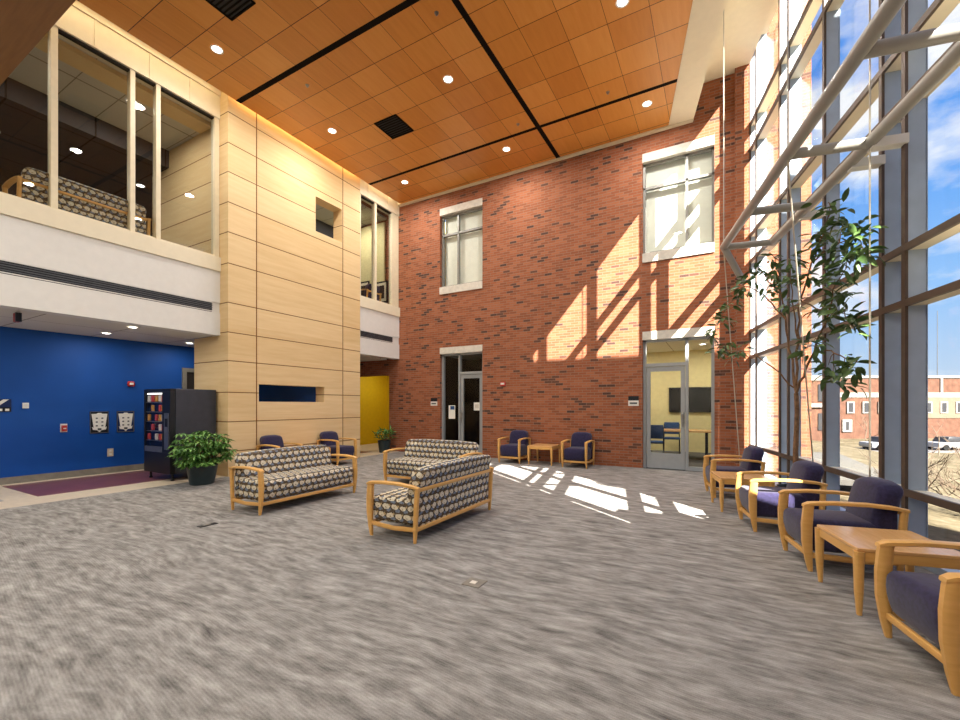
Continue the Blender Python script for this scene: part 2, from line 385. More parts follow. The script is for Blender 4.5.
for i, (x0, x1, lab) in enumerate(((-6.9, -5.6, 'pale roller blind behind the left upper brick wall window'), (-1.46, -.14, 'sunlit pale roller blind behind the right upper brick wall window'))):
    b = thing('roller_blind', lab, 'blind', (0, 0, 0), 0)
    bobj('blind_fabric', 'blind', b, x0, x1, YB + .235, YB + .245, 4.82, 6.75)
    bobj('bottom_bar', 'white_paint', b, x0, x1, YB + .225, YB + .25, 4.79, 4.82)

def glazed_door(name, x0, x1, xm, leaf_right, bot):
    r = thing(name, None, None); tag(r, kind='structure'); y = YB + .09; w = .06
    bobj('header', 'light_stone', r, x0, x1, YB - .012, YB + .2, 2.84, 3.02)
    bm = BM()
    for a, b, c, d in ((x0, x0 + w, 0, 2.84), (x1 - w, x1, 0, 2.84), (xm - w / 2, xm + w / 2, 0, 2.84), (x0, x1, 2.79, 2.84)): box(bm, a, b, y, y + .1, c, d)
    la, lb = (xm + w / 2, x1 - w) if leaf_right else (x0 + w, xm - w / 2); sa, sb = (x0 + w, xm - w / 2) if leaf_right else (xm + w / 2, x1 - w)
    box(bm, la, lb, y, y + .1, 2.25, 2.32); box(bm, sa, sb, y, y + .1, 0, .08); obj('door_frame', bm, 'alloy', r)
    bm = BM(); s = .09
    for a, b, c, d in ((la + .01, la + s, .01, 2.24), (lb - s, lb - .01, .01, 2.24), (la + s, lb - s, 2.14, 2.24), (la + s, lb - s, .01, bot)): box(bm, a, b, y + .02, y + .07, c, d)
    lf = obj('door_leaf', bm, 'alloy', r)
    bobj('pane', 'clear_glass', lf, la + s, lb - s, y + .04, y + .048, bot, 2.14)
    hx = la + s * .5 if leaf_right else lb - s * .5
    bm = BM(); tube(bm, [(hx, y + .0, .95), (hx, y - .05, .97), (hx, y - .05, 1.22), (hx, y + .0, 1.24)], .012, 8); box(bm, hx - .03, hx + .03, y + .0, y + .02, 1.0, 1.18)
    obj('door_handle', bm, 'steel', lf, 40)
    bobj('pane', 'clear_glass', r, la, lb, y + .045, y + .053, 2.32, 2.79); bobj('pane', 'clear_glass', r, sa, sb, y + .045, y + .053, .08, 2.79)
    return r
glazed_door('door_1', -6.94, -5.56, -6.35, True, .3)
glazed_door('door_2', -1.5, -.1, -.617, False, .34)

# rooms behind the end wall
bm = BM(); box(bm, -3.4, 1.0, 14.2, 14.3, 0, 3.03); box(bm, -3.5, -3.4, T1, 14.3, 0, 3.03); box(bm, 1.0, 1.1, YB + .65, 14.3, 0, 3.03); struct('wall_meeting_room', bm, 'pale_yellow_paint')
bm = BM(); box(bm, -3.5, 1.1, T1, 14.3, 3.03, 3.1); struct('ceiling', bm, 'tile_ceiling_low')
bm = BM(); box(bm, -8.0, -4.2, 13.2, 13.3, 0, 3.03); box(bm, -8.1, -8.0, T1, 13.3, 0, 3.03); box(bm, -4.2, -4.1, T1, 13.3, 0, 3.03); struct('wall_office', bm, 'dark_paint')
bm = BM(); box(bm, -8.1, -4.1, T1, 13.3, 3.03, 3.1); struct('ceiling', bm, 'tile_ceiling_low')
bm = BM(); box(bm, -8.1, .7, T1, 14.3, 4.3, 4.4); struct('floor', bm, 'floor_dark')
bm = BM(); box(bm, -8.1, .7, T1 + 1.2, T1 + 1.3, 4.4, 7.3); box(bm, -8.1, -8.0, T1, T1 + 1.2, 4.4, 7.3); box(bm, .6, .7, T1, T1 + 1.2, 4.4, 7.3); struct('wall_upper_back', bm, 'pale_yellow_paint')
bm = BM(); box(bm, -11.2, -8.82, 12.4, 12.5, 0, 2.8); box(bm, -8.82, -8.72, T1, 12.4, 0, 2.8); box(bm, -11.2, -11.0, 10.3, 12.4, 0, 2.8); struct('wall_corridor', bm, 'yellow_paint')
bm = BM(); box(bm, -11.0, -8.82, 12.38, 12.4, 0, .12); struct('baseboard_corridor', bm, 'grey_base')

# ================================================================ ceilings
bm = BM(); slab(bm, [(XL + .1, YN), (dl(1.137, YN), YN), (dl(1.137, 9.95), 9.95), (XL + .1, 9.95)], ZC, ZC + .05); struct('ceiling', bm, 'ceiling_wood')
def flat(name, pts, z0, z1, mat): bm = BM(); slab(bm, pts, z0, z1); return struct(name, bm, mat)
flat('trim_2', [(-3.46, 2), (-3.36, 2), (-3.36, 9.95), (-3.46, 9.95)], ZC - .004, ZC, 'strip_black')
flat('trim_3', [(XL + .1, 4.98), (dl(1.137, 4.98), 4.98), (dl(1.137, 5.08), 5.08), (XL + .1, 5.08)], ZC - .005, ZC, 'strip_black')
flat('trim_4', [(XL + .1, 8.61), (dl(1.137, 8.61), 8.61), (dl(1.137, 8.69), 8.69), (XL + .1, 8.69)], ZC - .005, ZC, 'strip_black')
flat('trim_5', [(XL - .0, 9.95), (dl(1.62, 9.95), 9.95), (dl(1.62, YB), YB), (XL - .0, YB)], ZC - .03, ZC + .05, 'cream_paint')       # moulding at the brick
flat('trim_6', [(dl(1.137, YN), YN), (dl(1.62, YN), YN), (dl(1.62, 9.95), 9.95), (dl(1.137, 9.95), 9.95)], ZC - .012, ZC + .05, 'cream_paint')
bm = BM(); hexa(bm, [(dl(1.60, YN), YN, ZC), (dl(1.62, YN), YN, ZC), (dl(1.62, YB), YB, ZC), (dl(1.60, YB), YB, ZC), (dl(1.60, YN), YN, 8.1), (dl(1.62, YN), YN, 8.1), (dl(1.62, YB), YB, 8.1), (dl(1.60, YB), YB, 8.1)]); struct('trim_7', bm, 'cream_paint')
flat('ceiling', [(dl(1.60, YN), YN), (dl(2.60, YN), YN), (dl(2.60, YB), YB), (dl(1.60, YB), YB)], 8.1, 8.4, 'cream_paint')
flat('ceiling', [(-14, YN - .2), (dl(2.82, YN), YN - .2), (dl(2.82, YB), YB), (-14, YB)], 8.42, 8.52, 'cream_paint')   # roof deck
# cove over the maple wall
flat('trim_8', [(XL - .32, 4.89), (XL + .1, 4.89), (XL + .1, 8.41), (XL - .32, 8.41)], 7.62, 7.66, 'cream_paint')
# brown soffit close to the camera
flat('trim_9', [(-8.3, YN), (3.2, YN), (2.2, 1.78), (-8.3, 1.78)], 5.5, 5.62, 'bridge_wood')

# ================================================================ maple wall volume
bm = BM(); xa, xb = XL - .31, XL
y = 4.89; hs = [(5.53, 6.97, [(1.47, 1.84)]), (6.97, 7.23, [(1.47, 1.84), (5.54, 6.37)]), (7.23, 7.78, [(5.54, 6.37)])]
for y0, y1, zs in hs:
    if y0 > y: box(bm, xa, xb, y, y0, 0, 7.62)
    z = 0
    for a, b in zs: box(bm, xa, xb, y0, y1, z, a); z = b
    box(bm, xa, xb, y0, y1, z, 7.62); y = y1
box(bm, xa, xb, y, 8.41, 0, 7.62)
struct('wall_maple', bm, 'maple_panel')
bm = BM(); box(bm, -9.6, xa, 4.89, 5.05, 0, 2.78); box(bm, -9.6, xa, 8.25, 8.41, 0, 2.78); struct('wall_maple_return', bm, 'maple_panel')

# ================================================================ mezzanine
def fascia(n, y0, y1):
    bm = BM(); box(bm, XF - .25, XF, y0, y1, 2.78, 3.22); box(bm, XF - .25, XF, y0, y1, 3.42, 4.06); box(bm, XF - .25, XF - .02, y0, y1, 3.22, 3.42)
    struct('wall_fascia_' + n, bm, 'white_paint')
    bm = BM(); box(bm, XF - .28, XF + .035, y0, y1, 4.04, 4.32, .006); struct('trim_ledge_' + n, bm, 'cream_paint')
    bm = BM(); box(bm, XF - .25, XF, y0, y1, 7.08, 7.95); box(bm, XF, XF + .03, y0, y1, 7.52, 7.60); struct('wall_head_' + n, bm, 'cream_paint')
fascia('near', YN, 4.89); _x = XF; XF = -8.42; fascia('far', 8.41, YB); XF = _x
def joints(n, ys):
    XJ = -8.42 if ys[0] > 8 else XF
    for y in ys:
        bm = BM(); box(bm, XJ, XJ + .012, y - .02, y + .02, 7.08, 7.6); struct('trim_' + n, bm, 'cream_paint')
joints('10', (2.95,)); joints('11', (3.7,)); joints('12', (4.35,)); joints('13', (8.75,)); joints('14', (9.55,))
def grille(y0, y1, lab):
    t = thing('air_grille', lab, 'vent', (-8.42 if y0 > 8 else XF, (y0 + y1) / 2, 3.22), 0)
    h = (y1 - y0) / 2
    bobj('backing', 'sign_black', t, -.018, -.012, -h, h, 0, .2)
    for k in range(6): bobj('slat', 'vent_grey' if k % 5 else 'white_paint', t, -.014, .006, -h, h, .012 + k * .034, .026 + k * .034)
grille(YN, 4.74, 'long slotted air grille in the white band below the left balcony glass')
grille(8.47, 9.75, 'short slotted air grille in the white band beside the brick wall')
bm = BM(); box(bm, -9.35, -8.94, YN, 4.89, 7.0, 7.08); struct('trim_15', bm, 'maple_panel')
def balcony(name, ys, y0, y1):
    r = thing(name, None, None); tag(r, kind='structure')
    for y, w in ys: bobj('mullion', 'bone_mullion', r, XF - .14, XF - .02, y - w / 2, y + w / 2, 4.32, 7.08)
    bobj('pane', 'grey_glass', r, XF - .085, XF - .075, y0, y1, 4.32, 7.08)
    bobj('bottom_rail', 'bone_mullion', r, XF - .12, XF - .04, y0, y1, 4.30, 4.36)
    bobj('top_rail', 'dark_paint', r, XF - .12, XF - .04, y0, y1, 7.05, 7.08)
balcony('window_3', [(-1.2, .07), (.1, .07), (1.3, .07), (2.47, .08), (3.45, .07), (3.83, .07), (4.84, .09)], YN, 4.89)
XF = -8.42; balcony('window_4', [(8.46, .06), (9.06, .08), (9.89, .30)], 8.41, YB); XF = _x
bm = BM(); box(bm, -14, XF - .25, YN, YB, 2.84, 4.1); struct('floor', bm, 'floor_dark')
bm = BM(); box(bm, -11.2, XF - .25, YN, T1 + 2.2, 2.78, 2.84); struct('ceiling', bm, 'tile_ceiling_low')
bm = BM(); box(bm, -10.75, XF - .25, YN, YB, 7.08, 7.14); struct('ceiling', bm, 'tile_ceiling')
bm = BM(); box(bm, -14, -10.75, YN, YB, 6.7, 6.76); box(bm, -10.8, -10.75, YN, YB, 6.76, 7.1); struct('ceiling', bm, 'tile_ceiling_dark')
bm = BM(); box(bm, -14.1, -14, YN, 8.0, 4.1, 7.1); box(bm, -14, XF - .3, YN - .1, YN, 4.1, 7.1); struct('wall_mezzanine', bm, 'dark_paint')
bm = BM(); box(bm, -13.9, -13.8, 8.0, YB, 4.1, 6.7); box(bm, -11.6, XF - .3, YB - .06, YB - .01, 4.1, 7.0); struct('wall_mezzanine_end', bm, 'pale_yellow_paint')
bm = BM(); box(bm, -11.5, -8.7, 4.95, 5.05, 4.1, 7.1); struct('wall_mezzanine_maple', bm, 'maple_panel')
for i, (y, z, s, lab) in enumerate(((8.95, 4.95, .5, 'framed picture behind the far balcony glass, left one'), (9.55, 4.85, .5, 'framed picture behind the far balcony glass, beside the brick wall'))):
    p = thing('picture_frame', lab, 'picture', (-9.95 - .0 * i, 0, 0), 0)
    xx = -9.8 + i * .75; yb = YB - .07
    bobj('frame', 'sign_black', p, xx - s / 2 + 9.95, xx + s / 2 + 9.95, yb - .03, yb, z - .33, z + .33)
    bobj('mat_board', 'picture_mat', p, xx - s / 2 + .05 + 9.95, xx + s / 2 - .05 + 9.95, yb - .036, yb - .03, z - .28, z + .28)
    bobj('print', 'dark_paint', p, xx - s / 2 + .12 + 9.95, xx + s / 2 - .12 + 9.95, yb - .04, yb - .036, z - .2, z + .2)

# ================================================================ blue wall and the lower lobby
bm = BM(); box(bm, -11.2, -11.0, YN, 5.4, .98, 2.78); box(bm, -11.2, -11.0, 6.3, 10.3, .98, 2.78); box(bm, -11.2, -11.0, 5.4, 6.3, 2.2, 2.78); struct('wall_left', bm, 'blue_paint')
bm = BM(); box(bm, -11.2, -10.997, YN, 5.4, 0, .98); box(bm, -11.2, -10.997, 6.3, 10.3, 0, .98); struct('wall_left_lower', bm, 'blue_lower_paint')
bm = BM(); box(bm, -10.997, -10.975, YN, 5.36, 0, .12); struct('baseboard_left', bm, 'grey_base')
d = thing('door_3', None, None); tag(d, kind='structure')
bm = BM(); box(bm, -11.05, -10.96, 5.33, 5.42, 0, 2.27); box(bm, -11.05, -10.96, 6.28, 6.37, 0, 2.27); box(bm, -11.05, -10.96, 5.42, 6.28, 2.18, 2.27); obj('door_frame', bm, 'grey_base', d)
lf = bobj('door_leaf', 'dark_paint', d, -11.04, -11.0, 5.42, 6.28, .01, 2.18)
bm = BM(); tube(bm, [(-11, 5.5, 1.02), (-10.95, 5.5, 1.02), (-10.95, 5.62, 1.02)], .012, 8); obj('door_handle', bm, 'steel', lf, 40)
# end walls behind the camera and solid right wall
bm = BM(); box(bm, -11.2, 4.2, YN - .2, YN, 0, 8.4); struct('wall_front', bm, 'cream_paint')
bm = BM(); gbox(bm, YE, YN, 0, .3, 0, 8.1); struct('wall_right', bm, 'brick')

# ================================================================ curtain wall
cw = thing('window_5', None, None); tag(cw, kind='structure')
MY = [9.97, 9.59, 8.41, 8.06, 6.91, 5.71, 5.36, 4.18, 3.0, 2.65]
for y in MY:
    bm = BM(); gbox(bm, y + .02, y - .02, .022, .17, .06, 8.42); mo = obj('mullion', bm, 'mullion_paint', cw)
    bm = BM(); gbox(bm, y + .026, y - .026, 0, .024, .06, 8.42); obj('mullion_cap', bm, 'bronze_cap', mo)
for z in (.63, 2.37, 2.88, 4.25, 4.77, 6.45, 6.95, 8.41):
    bm = BM(); gbox(bm, YB, YE, .024, .165, z - .06, z - .01); mo = obj('rail', bm, 'cream_paint', cw)
    bm = BM(); gbox(bm, YB, YE, -.002, .026, z - .065, z); obj('rail_cap', bm, 'bronze_cap', mo)
bm = BM(); gbox(bm, YB, YE, -.01, .28, 0, .07); obj('base_sill', bm, 'mullion_paint', cw)
ys = [YB] + MY
for a, b in zip(ys, ys[1:]):
    if a - b > .1:
        bm = BM(); gbox(bm, a - .02, b + .02, .155, .163, .06, 8.42); obj('pane', bm, 'clear_glass', cw)

# truss of pipes along the glass
tr = thing('pipe_truss', 'horizontal ladder truss of painted steel pipes hung along the glass wall', 'truss', (0, 0, 0))
D1, D2, ZT = -.91, -.25, 3.87
JY = [7.89, 6.65, 5.36, 4.10, 2.85]
bm = BM(); tube(bm, [G(7.89, D1, ZT), G(2.6, D1, ZT)], .055, 14); obj('chord', bm, 'pipe_paint', tr, 40)
bm = BM(); tube(bm, [G(7.89, D2, ZT), G(2.6, D2, ZT)], .055, 14); obj('chord', bm, 'pipe_paint', tr, 40)
for y in JY:
    bm = BM(); tube(bm, [G(y, D1, ZT), G(y, D2, ZT)], .05, 12); obj('strut', bm, 'pipe_paint', tr, 40)
bm = BM(); tube(bm, [G(7.89, D1, ZT), G(7.93, -.62, ZT - .58)], .05, 12); obj('strut', bm, 'pipe_paint', tr, 40)
for y in (8.06, 6.91, 5.71, 5.36, 4.18, 3.0):
    if y > 7.9: continue
    bm = BM(); gbox(bm, y + .05, y - .05, D2, .02, ZT - .07, ZT - .055 + .07); br = obj('bracket', bm, 'white_paint', tr)
def cable(pts, lab):
    bm = BM(); tube(bm, pts, .0075, 6); o = obj('stay_cable', bm, 'cable_steel', None, 40); tag(o, lab, 'cable')
cable([G(7.89, D1, ZT + .05), G(7.89, D1, 8.1)], 'vertical steel stay cable from the truss end nearest the brick wall to the ceiling')
cable([G(7.89, D1, ZT - .05), (.316, 8.26, 0)], 'slanting steel stay cable from the truss end nearest the brick wall down to the floor')
cable([G(5.36, D1, ZT + .05), G(5.36, D1, 8.1)], 'vertical steel stay cable rising from the inner truss pipe beside the tree to the ceiling')
cable([G(5.36, D1, ZT - .05), (1.0, 6.29, 0)], 'slanting steel stay cable from the inner truss pipe down past the tree')
cable([G(5.36, D2, ZT + .05), G(5.36, D2, 8.1)], 'vertical steel stay cable from the outer truss pipe up to the ceiling')
cable([G(5.36, D2, ZT - .05), G(5.36, D2, 0)], 'vertical steel stay cable from the outer truss pipe down to the floor')

# ================================================================ furniture
def seating(name, label, cat, W, fabric, group=None, dp=0):
    t = thing(name, label, cat, group=group); h = W / 2 - .03
    def put(n, bm, mat='frame_wood', par=t, sm=50): return obj(n, bm, mat, par, sm)
    for s in (-1, 1):
        bm = BM(); rsweep(bm, [((s * h, -.262, 0), (.013, 0, 0), (0, .016, 0)), ((s * h, -.275, .10), (.019, 0, 0), (0, .026, 0)), ((s * h, -.287, .25), (.023, 0, 0), (0, .036, 0)), ((s * h, -.287, .40), (.025, 0, 0), (0, .038, 0)), ((s * h, -.278, .52), (.026, 0, 0), (0, .036, 0)), ((s * h, -.272, .555), (.026, 0, 0), (0, .034, 0))]); put('leg', bm)
        bm = BM(); rsweep(bm, [((s * h, .262, 0), (.013, 0, 0), (0, .015, 0)), ((s * h, .268, .14), (.020, 0, 0), (0, .022, 0)), ((s * h, .278, .35), (.022, 0, 0), (0, .024, 0)), ((s * h, .292, .545), (.022, 0, 0), (0, .024, 0))]); put('leg', bm)
        bm = BM(); rsweep(bm, [((s * h, -.315, .553), (.026, 0, 0), (0, .002, .012)), ((s * h, -.28, .567), (.034, 0, 0), (0, .003, .016)), ((s * h, -.12, .582), (.036, 0, 0), (0, 0, .016)), ((s * h, .06, .583), (.034, 0, 0), (0, 0, .016)), ((s * h, .22, .570), (.03, 0, 0), (0, 0, .016)), ((s * h, .318, .553), (.025, 0, 0), (0, 0, .014))]); put('armrest', bm)
        bm = BM(); rsweep(bm, [((s * h, -.25, .135), (.014, 0, 0), (0, 0, .022)), ((s * h, 0, .118), (.014, 0, 0), (0, 0, .022)), ((s * h, .25, .135), (.014, 0, 0), (0, 0, .022))]); put('side_rail', bm)
    bm = BM(); box(bm, -h + .02, h - .02, -.285, -.26, .115, .155, .004); put('front_rail', bm)
    bm = BM(); box(bm, -h + .02, h - .02, .262, .287, .115, .155, .004); put('rear_rail', bm)
    bm = BM(); box(bm, -h + .02, h - .02, .275, .302, .515, .555, .004); put('back_rail', bm)
    a = h - .032
    # seat cushion: bulging front, tucked lower edge
    bm = BM(); box(bm, -a, a, -.262, .20, .152, .425, .045, None, 4)
    bmesh.ops.subdivide_edges(bm, edges=[e for e in bm.edges if e.calc_length() > .12], cuts=3, use_grid_fill=True)
    for v in bm.verts:
        if v.co.y < -.05:
            k = (v.co.z - .15) / .28; v.co.y -= .045 * math.sin(min(1, max(0, k)) * PI * .75) * min(1, (-.05 - v.co.y) / .15)
        if v.co.z > .38: v.co.z += .012 * math.cos(v.co.x / a * PI / 2)
    put('seat', bm, fabric, sm=60)
    bm = BM(); box(bm, -a, a, .10, .262, .33, .765, .05, None, 5)
    bmesh.ops.subdivide_edges(bm, edges=[e for e in bm.edges if e.calc_length() > .12], cuts=3, use_grid_fill=True)
    for v in bm.verts:
        k = max(0, (v.co.z - .40) / .36); v.co.y += .075 * k
        if v.co.z > .66:
            q = max(0, (abs(v.co.x) - (a - .12)) / .12); v.co.z -= .055 * q * q
        if v.co.z > .55: v.co.x *= 1 - .10 * (v.co.z - .55) / (2.2 * a) * .9
        if v.co.y < .19: v.co.y -= .018 * math.cos(v.co.x / a * PI / 2)
    put('backrest', bm, fabric, sm=60)
    if fabric == 'patterned_fabric' or True:
        bm = BM(); box(bm, -a, a, .225, .27, .15, .53, .01); put('back_panel', bm, fabric)
    if dp:
        for ch in t.children:
            for v in ch.data.vertices:
                if v.co.y > -.2: v.co.y += dp * min(1, (v.co.y + .2) / .3)
    return t
def table(label, group=None):
    t = thing('side_table', label, 'table', group=group); h = .285
    bm = BM(); box(bm, -.30, .30, -.30, .30, .425, .45, .006); obj('tabletop', bm, 'table_wood', t)
    for a in (-1, 1):
        for b in (-1, 1):
            bm = BM(); rsweep(bm, [((a * h * .985, b * h * .985, 0), (.013, 0, 0), (0, .013, 0)), ((a * h, b * h, .16), (.022, 0, 0), (0, .022, 0)), ((a * h, b * h, .425), (.027, 0, 0), (0, .027, 0))]); obj('leg', bm, 'frame_wood', t, 50)
    for q in range(4):
        bm = BM(); box(bm, -.26, .26, -.295, -.272, .365, .425, 0, Matrix.Rotation(q * PI / 2, 4, 'Z')); obj('apron', bm, 'frame_wood', t)
    return t
def SC_(s, c): return (.979 * c - .206 * s, .206 * c + .979 * s, 0)     # along / across the glass
RG = math.radians(-78.1)
PF = 'patterned_fabric'
s0 = seating('sofa', 'patterned sofa with maple frame seen from the front, left of the group', 'sofa', 1.66, PF, dp=.06)
s0.location = (-5.36, 4.175, 0); s0.rotation_euler.z = PI / 2
dup(s0, (-3.01, 4.25, 0), -PI / 2, 'patterned sofa seen from behind, nearest the middle of the carpet')
dup(s0, (-4.43, 6.14, 0), 0, 'patterned sofa facing the camera at the back of the group')
dup(s0, (-9.14, 2.93, 4.12), -PI / 2, 'patterned sofa standing upstairs behind the balcony glass')
c0 = seating('armchair', 'navy armchair nearest the camera at the right edge, by the glass wall', 'armchair', .60, 'navy_fabric', dp=.08)
c0.location = SC_(2.93, 1.84); c0.rotation_euler.z = RG
dup(c0, SC_(4.546, 1.84), RG, 'navy armchair by the glass wall, between the near side table and the tree')
dup(c0, SC_(5.69, 1.75), RG, 'navy armchair by the glass wall in front of the tree trunk')
dup(c0, SC_(7.48, 1.71), RG, 'navy armchair by the glass wall, the farthest one, next to the brick corner')
dup(c0, (-4.43, 9.61, 0), 0, 'navy armchair against the brick wall, left of the small table')
dup(c0, (-2.83, 9.61, 0), 0, 'navy armchair against the brick wall, right of the small table')
dup(c0, (-7.93, 5.72, 0), PI / 2, 'navy armchair against the maple wall, left one, behind the left sofa')
dup(c0, (-7.93, 7.24, 0), PI / 2, 'navy armchair against the maple wall, right one, nearest the yellow corridor')
dup(c0, (-9.1, 9.3, 4.12), -PI / 2, 'armchair upstairs behind the far balcony glass')
t0 = table('maple side table at the right, nearest the camera by the glass wall')
t0.location = SC_(3.76, 1.84); t0.rotation_euler.z = RG
dup(t0, SC_(6.585, 1.63), RG, 'maple side table by the glass wall between the two far armchairs')
dup(t0, (-3.66, 9.67, 0), 0, 'maple side table between the two armchairs at the brick wall')
dup(t0, (-7.98, 6.48, 0), PI / 2, 'maple side table between the two armchairs at the maple wall')

# ================================================================ ceiling lights etc.
def lampdata(name, kind, e, size, color=(1, .97, .91)):
    l = bpy.data.lights.new(name, kind); l.energy = e; l.color = color
    if kind == 'AREA': l.shape = 'DISK'; l.size = size
    return l
LD = lampdata('lamp', 'AREA', LAMP, .2)
LM = lampdata('lamp_mezzanine', 'AREA', MEZZ, .2)
LL = lampdata('lamp_low', 'AREA', LOW, .2)
def downlight(loc, lab, ld, grp, r=.1):
    t = thing('ceiling_light', lab, 'light', loc, 0, grp)
    bm = BM()
    n = 24; a = [[bm.verts.new((rr * math.cos(2 * PI * k / n), rr * math.sin(2 * PI * k / n), z)) for k in range(n)] for rr, z in ((r, 0), (r, -.008), (r * .78, -.008), (r * .72, -.001))]
    for p, q in zip(a, a[1:]):
        for k in range(n): bm.faces.new((p[k], p[(k + 1) % n], q[(k + 1) % n], q[k]))
    obj('trim_ring', bm, 'white_paint', t, 40)
    bm = BM(); lathe(bm, [(r * .74, 0), (r * .74, -.003)], seg=24); obj('lens', bm, 'lamp_lens', t)
    lo = bpy.data.objects.new('lamp', ld); COL.objects.link(lo); lo.parent = t; lo.location = (0, 0, -.03)
    return t
GX = (-7.37, -4.35, -1.26); cols = ('left', 'middle', 'right')
rows = {9.02: 'row nearest the brick wall', 6.56: 'middle visible row', 4.11: 'third row from the brick wall'}
for y in (9.02, 6.56, 4.11):
    for i, xx in enumerate(GX):
        downlight((xx, y, ZC - .005), 'round recessed light in the wood ceiling, %s, %s side' % (rows[y], cols[i]), LD, 'recessed lights in the wood ceiling')
for y in (.3, -2.5):  # unseen lights added above and behind the camera as room fill
    for i, xx in enumerate((-6.2, -3.2, -.6)):
        downlight((xx, y, 5.495), 'added unseen fill light under the brown soffit above the camera', LD, 'added fill lights above the camera')
for i, (xx, y) in enumerate(((-9.6, 3.8), (-9.6, 1.4), (-9.6, 9.2))):
    downlight((xx, y, 7.075), ('round light in the pale upstairs ceiling above the sofa', 'round light in the pale upstairs ceiling left of the sofa', 'round light in the upstairs ceiling near the brick wall')[i], LM, 'upstairs lights')
for i, (xx, y) in enumerate(((-12.2, 5.0), (-12.2, 2.6), (-12.3, 8.8))):
    downlight((xx, y, 6.695), ('round light in the dark upstairs ceiling near the maple wall', 'round light in the dark upstairs ceiling behind the sofa', 'round light in the dark upstairs ceiling at the far end')[i], LM, 'upstairs lights')
for i, (xx, y) in enumerate(((-10.26, 3.65), (-9.06, 3.6), (-10.26, 1.2), (-10.29, 5.15), (-9.2, 1.2))):
    downlight((xx, y, 2.775), ('recessed light under the balcony close to the blue wall posters', 'recessed light under the balcony above the vending machine aisle', 'recessed light under the balcony above the grey tiles', 'recessed light under the balcony in front of the dark door', 'recessed light under the balcony near the left picture edge')[i], LL, 'lights under the balcony', .08)
downlight((-9.9, 11.3, 2.775), 'recessed light in the yellow corridor', lampdata('lamp_corridor', 'AREA', 17, .2), 'corridor light', .08)
for i, (xx, y) in enumerate(((-1.6, 11.4), (-.4, 12.9), (-2.4, 12.8))):
    downlight((xx, y, 3.025), ('meeting room light nearest the glass door', 'meeting room light at the right', 'meeting room light at the left')[i], lampdata('lamp_meeting', 'AREA', 26, .3, (1, .95, .85)), 'meeting room lights')
# cove light strip above the maple wall
cv = thing('cove_light', 'warm light strip hidden in the cove above the maple wall', 'light', (XL + .02, 6.65, 7.6), 0)
bobj('strip', 'cove_strip', cv, -.02, .02, -1.7, 1.7, 0, .015)
l = lampdata('lamp_cove', 'AREA', COVE, .05, (1, .72, .3)); l.shape = 'RECTANGLE'; l.size = .05; l.size_y = 3.4
lo = bpy.data.objects.new('lamp', l); COL.objects.link(lo); lo.parent = cv; lo.location = (.02, 0, -.01)
for y0, y1, lab in ((-1.0, 4.8, 'warm light strip hidden in the cove above the near balcony glass'), (8.5, 9.9, 'warm light strip hidden in the cove above the far balcony glass')):
    cb = thing('cove_light', lab, 'light', (-8.345, (y0 + y1) / 2, 7.62), 0); h = (y1 - y0) / 2
    bobj('strip', 'cove_strip', cb, -.02, .02, -h, h, 0, .012)
    l = lampdata('lamp_balcony_cove', 'AREA', COVE * (y1 - y0) / 7, .05, (1, .82, .55)); l.shape = 'RECTANGLE'; l.size = .04; l.size_y = 2 * h
    lo = bpy.data.objects.new('lamp', l); COL.objects.link(lo); lo.parent = cb; lo.location = (0, 0, -.01); lo.rotation_euler = (0, math.radians(20 if y0 < 0 else 10), 0)
for loc, lab in (((-6.11, 7.12, ZC), 'square black air diffuser in the wood ceiling between two lights'), ((-6.32, 3.62, ZC), 'square black air diffuser in the wood ceiling at the top edge, upper left')):
    t = thing('ceiling_vent', lab, 'vent', loc); bm = BM()
    for a in ((-.3, .3, -.3, -.27), (-.3, .3, .27, .3), (-.3, -.27, -.3, .3), (.27, .3, -.3, .3)): box(bm, *a, -.015, -.001)
    obj('frame', bm, 'strip_black', t); bobj('backing', 'sign_black', t, -.27, .27, -.27, .27, -.004, -.001)
    for k in range(8): bobj('slat', 'strip_black', t, -.27, .27, -.24 + k * .065, -.22 + k * .065, -.014, -.006)
for i, (xx, y, lab) in enumerate(((-6.73, 5.4, 'sprinkler head in the wood ceiling left of the centre'), (-3.77, 5.37, 'sprinkler head in the wood ceiling near the top, beside the black strip'), (-1.87, 8.33, 'sprinkler head in the wood ceiling at the right'), (-3.75, 8.34, 'sprinkler head in the wood ceiling near the strip crossing'))):
    t = thing('sprinkler', lab, 'sprinkler', (xx, y, ZC)); bm = BM(); lathe(bm, [(.035, 0), (.035, -.006), (.01, -.008)], seg=14); obj('escutcheon', bm, 'steel', t, 40)
    bm = BM(); lathe(bm, [(.008, -.006), (.008, -.03), (.018, -.032), (.018, -.036)], seg=12); obj('deflector', bm, 'steel', t)

# ================================================================ vending machine
vm = thing('vending_machine', 'black snack vending machine against the maple wall end', 'vending machine', (-9.205, 4.44, 0))
W2, D2_, H = .485, .41, 1.70; Z0 = .13
bm = BM(); box(bm, -W2, W2, -D2_ + .09, D2_, Z0, H, .01); obj('body', bm, 'machine_side', vm)
bm = BM(); f0, f1 = -D2_, -D2_ + .085
box(bm, -W2, W2, f0, f1, Z0, .52, .006); box(bm, -W2, W2, f0, f1, H - .06, H, .006); box(bm, -W2, -W2 + .05, f0, f1, .52, H - .06); box(bm, .20, W2, f0, f1, .52, H - .06, .004)
dr = obj('door', bm, 'black_metal', vm)
bobj('pane', 'clear_glass', dr, -W2 + .05, .20, f0 + .01, f0 + .016, .62, H - .06)
bobj('delivery_tray', 'steel', dr, -W2 + .04, .20, f0 - .005, f0 + .02, .52, .62)
bobj('coin_panel', 'steel', dr, .30, .45, f0 - .012, f0, .58, 1.25)
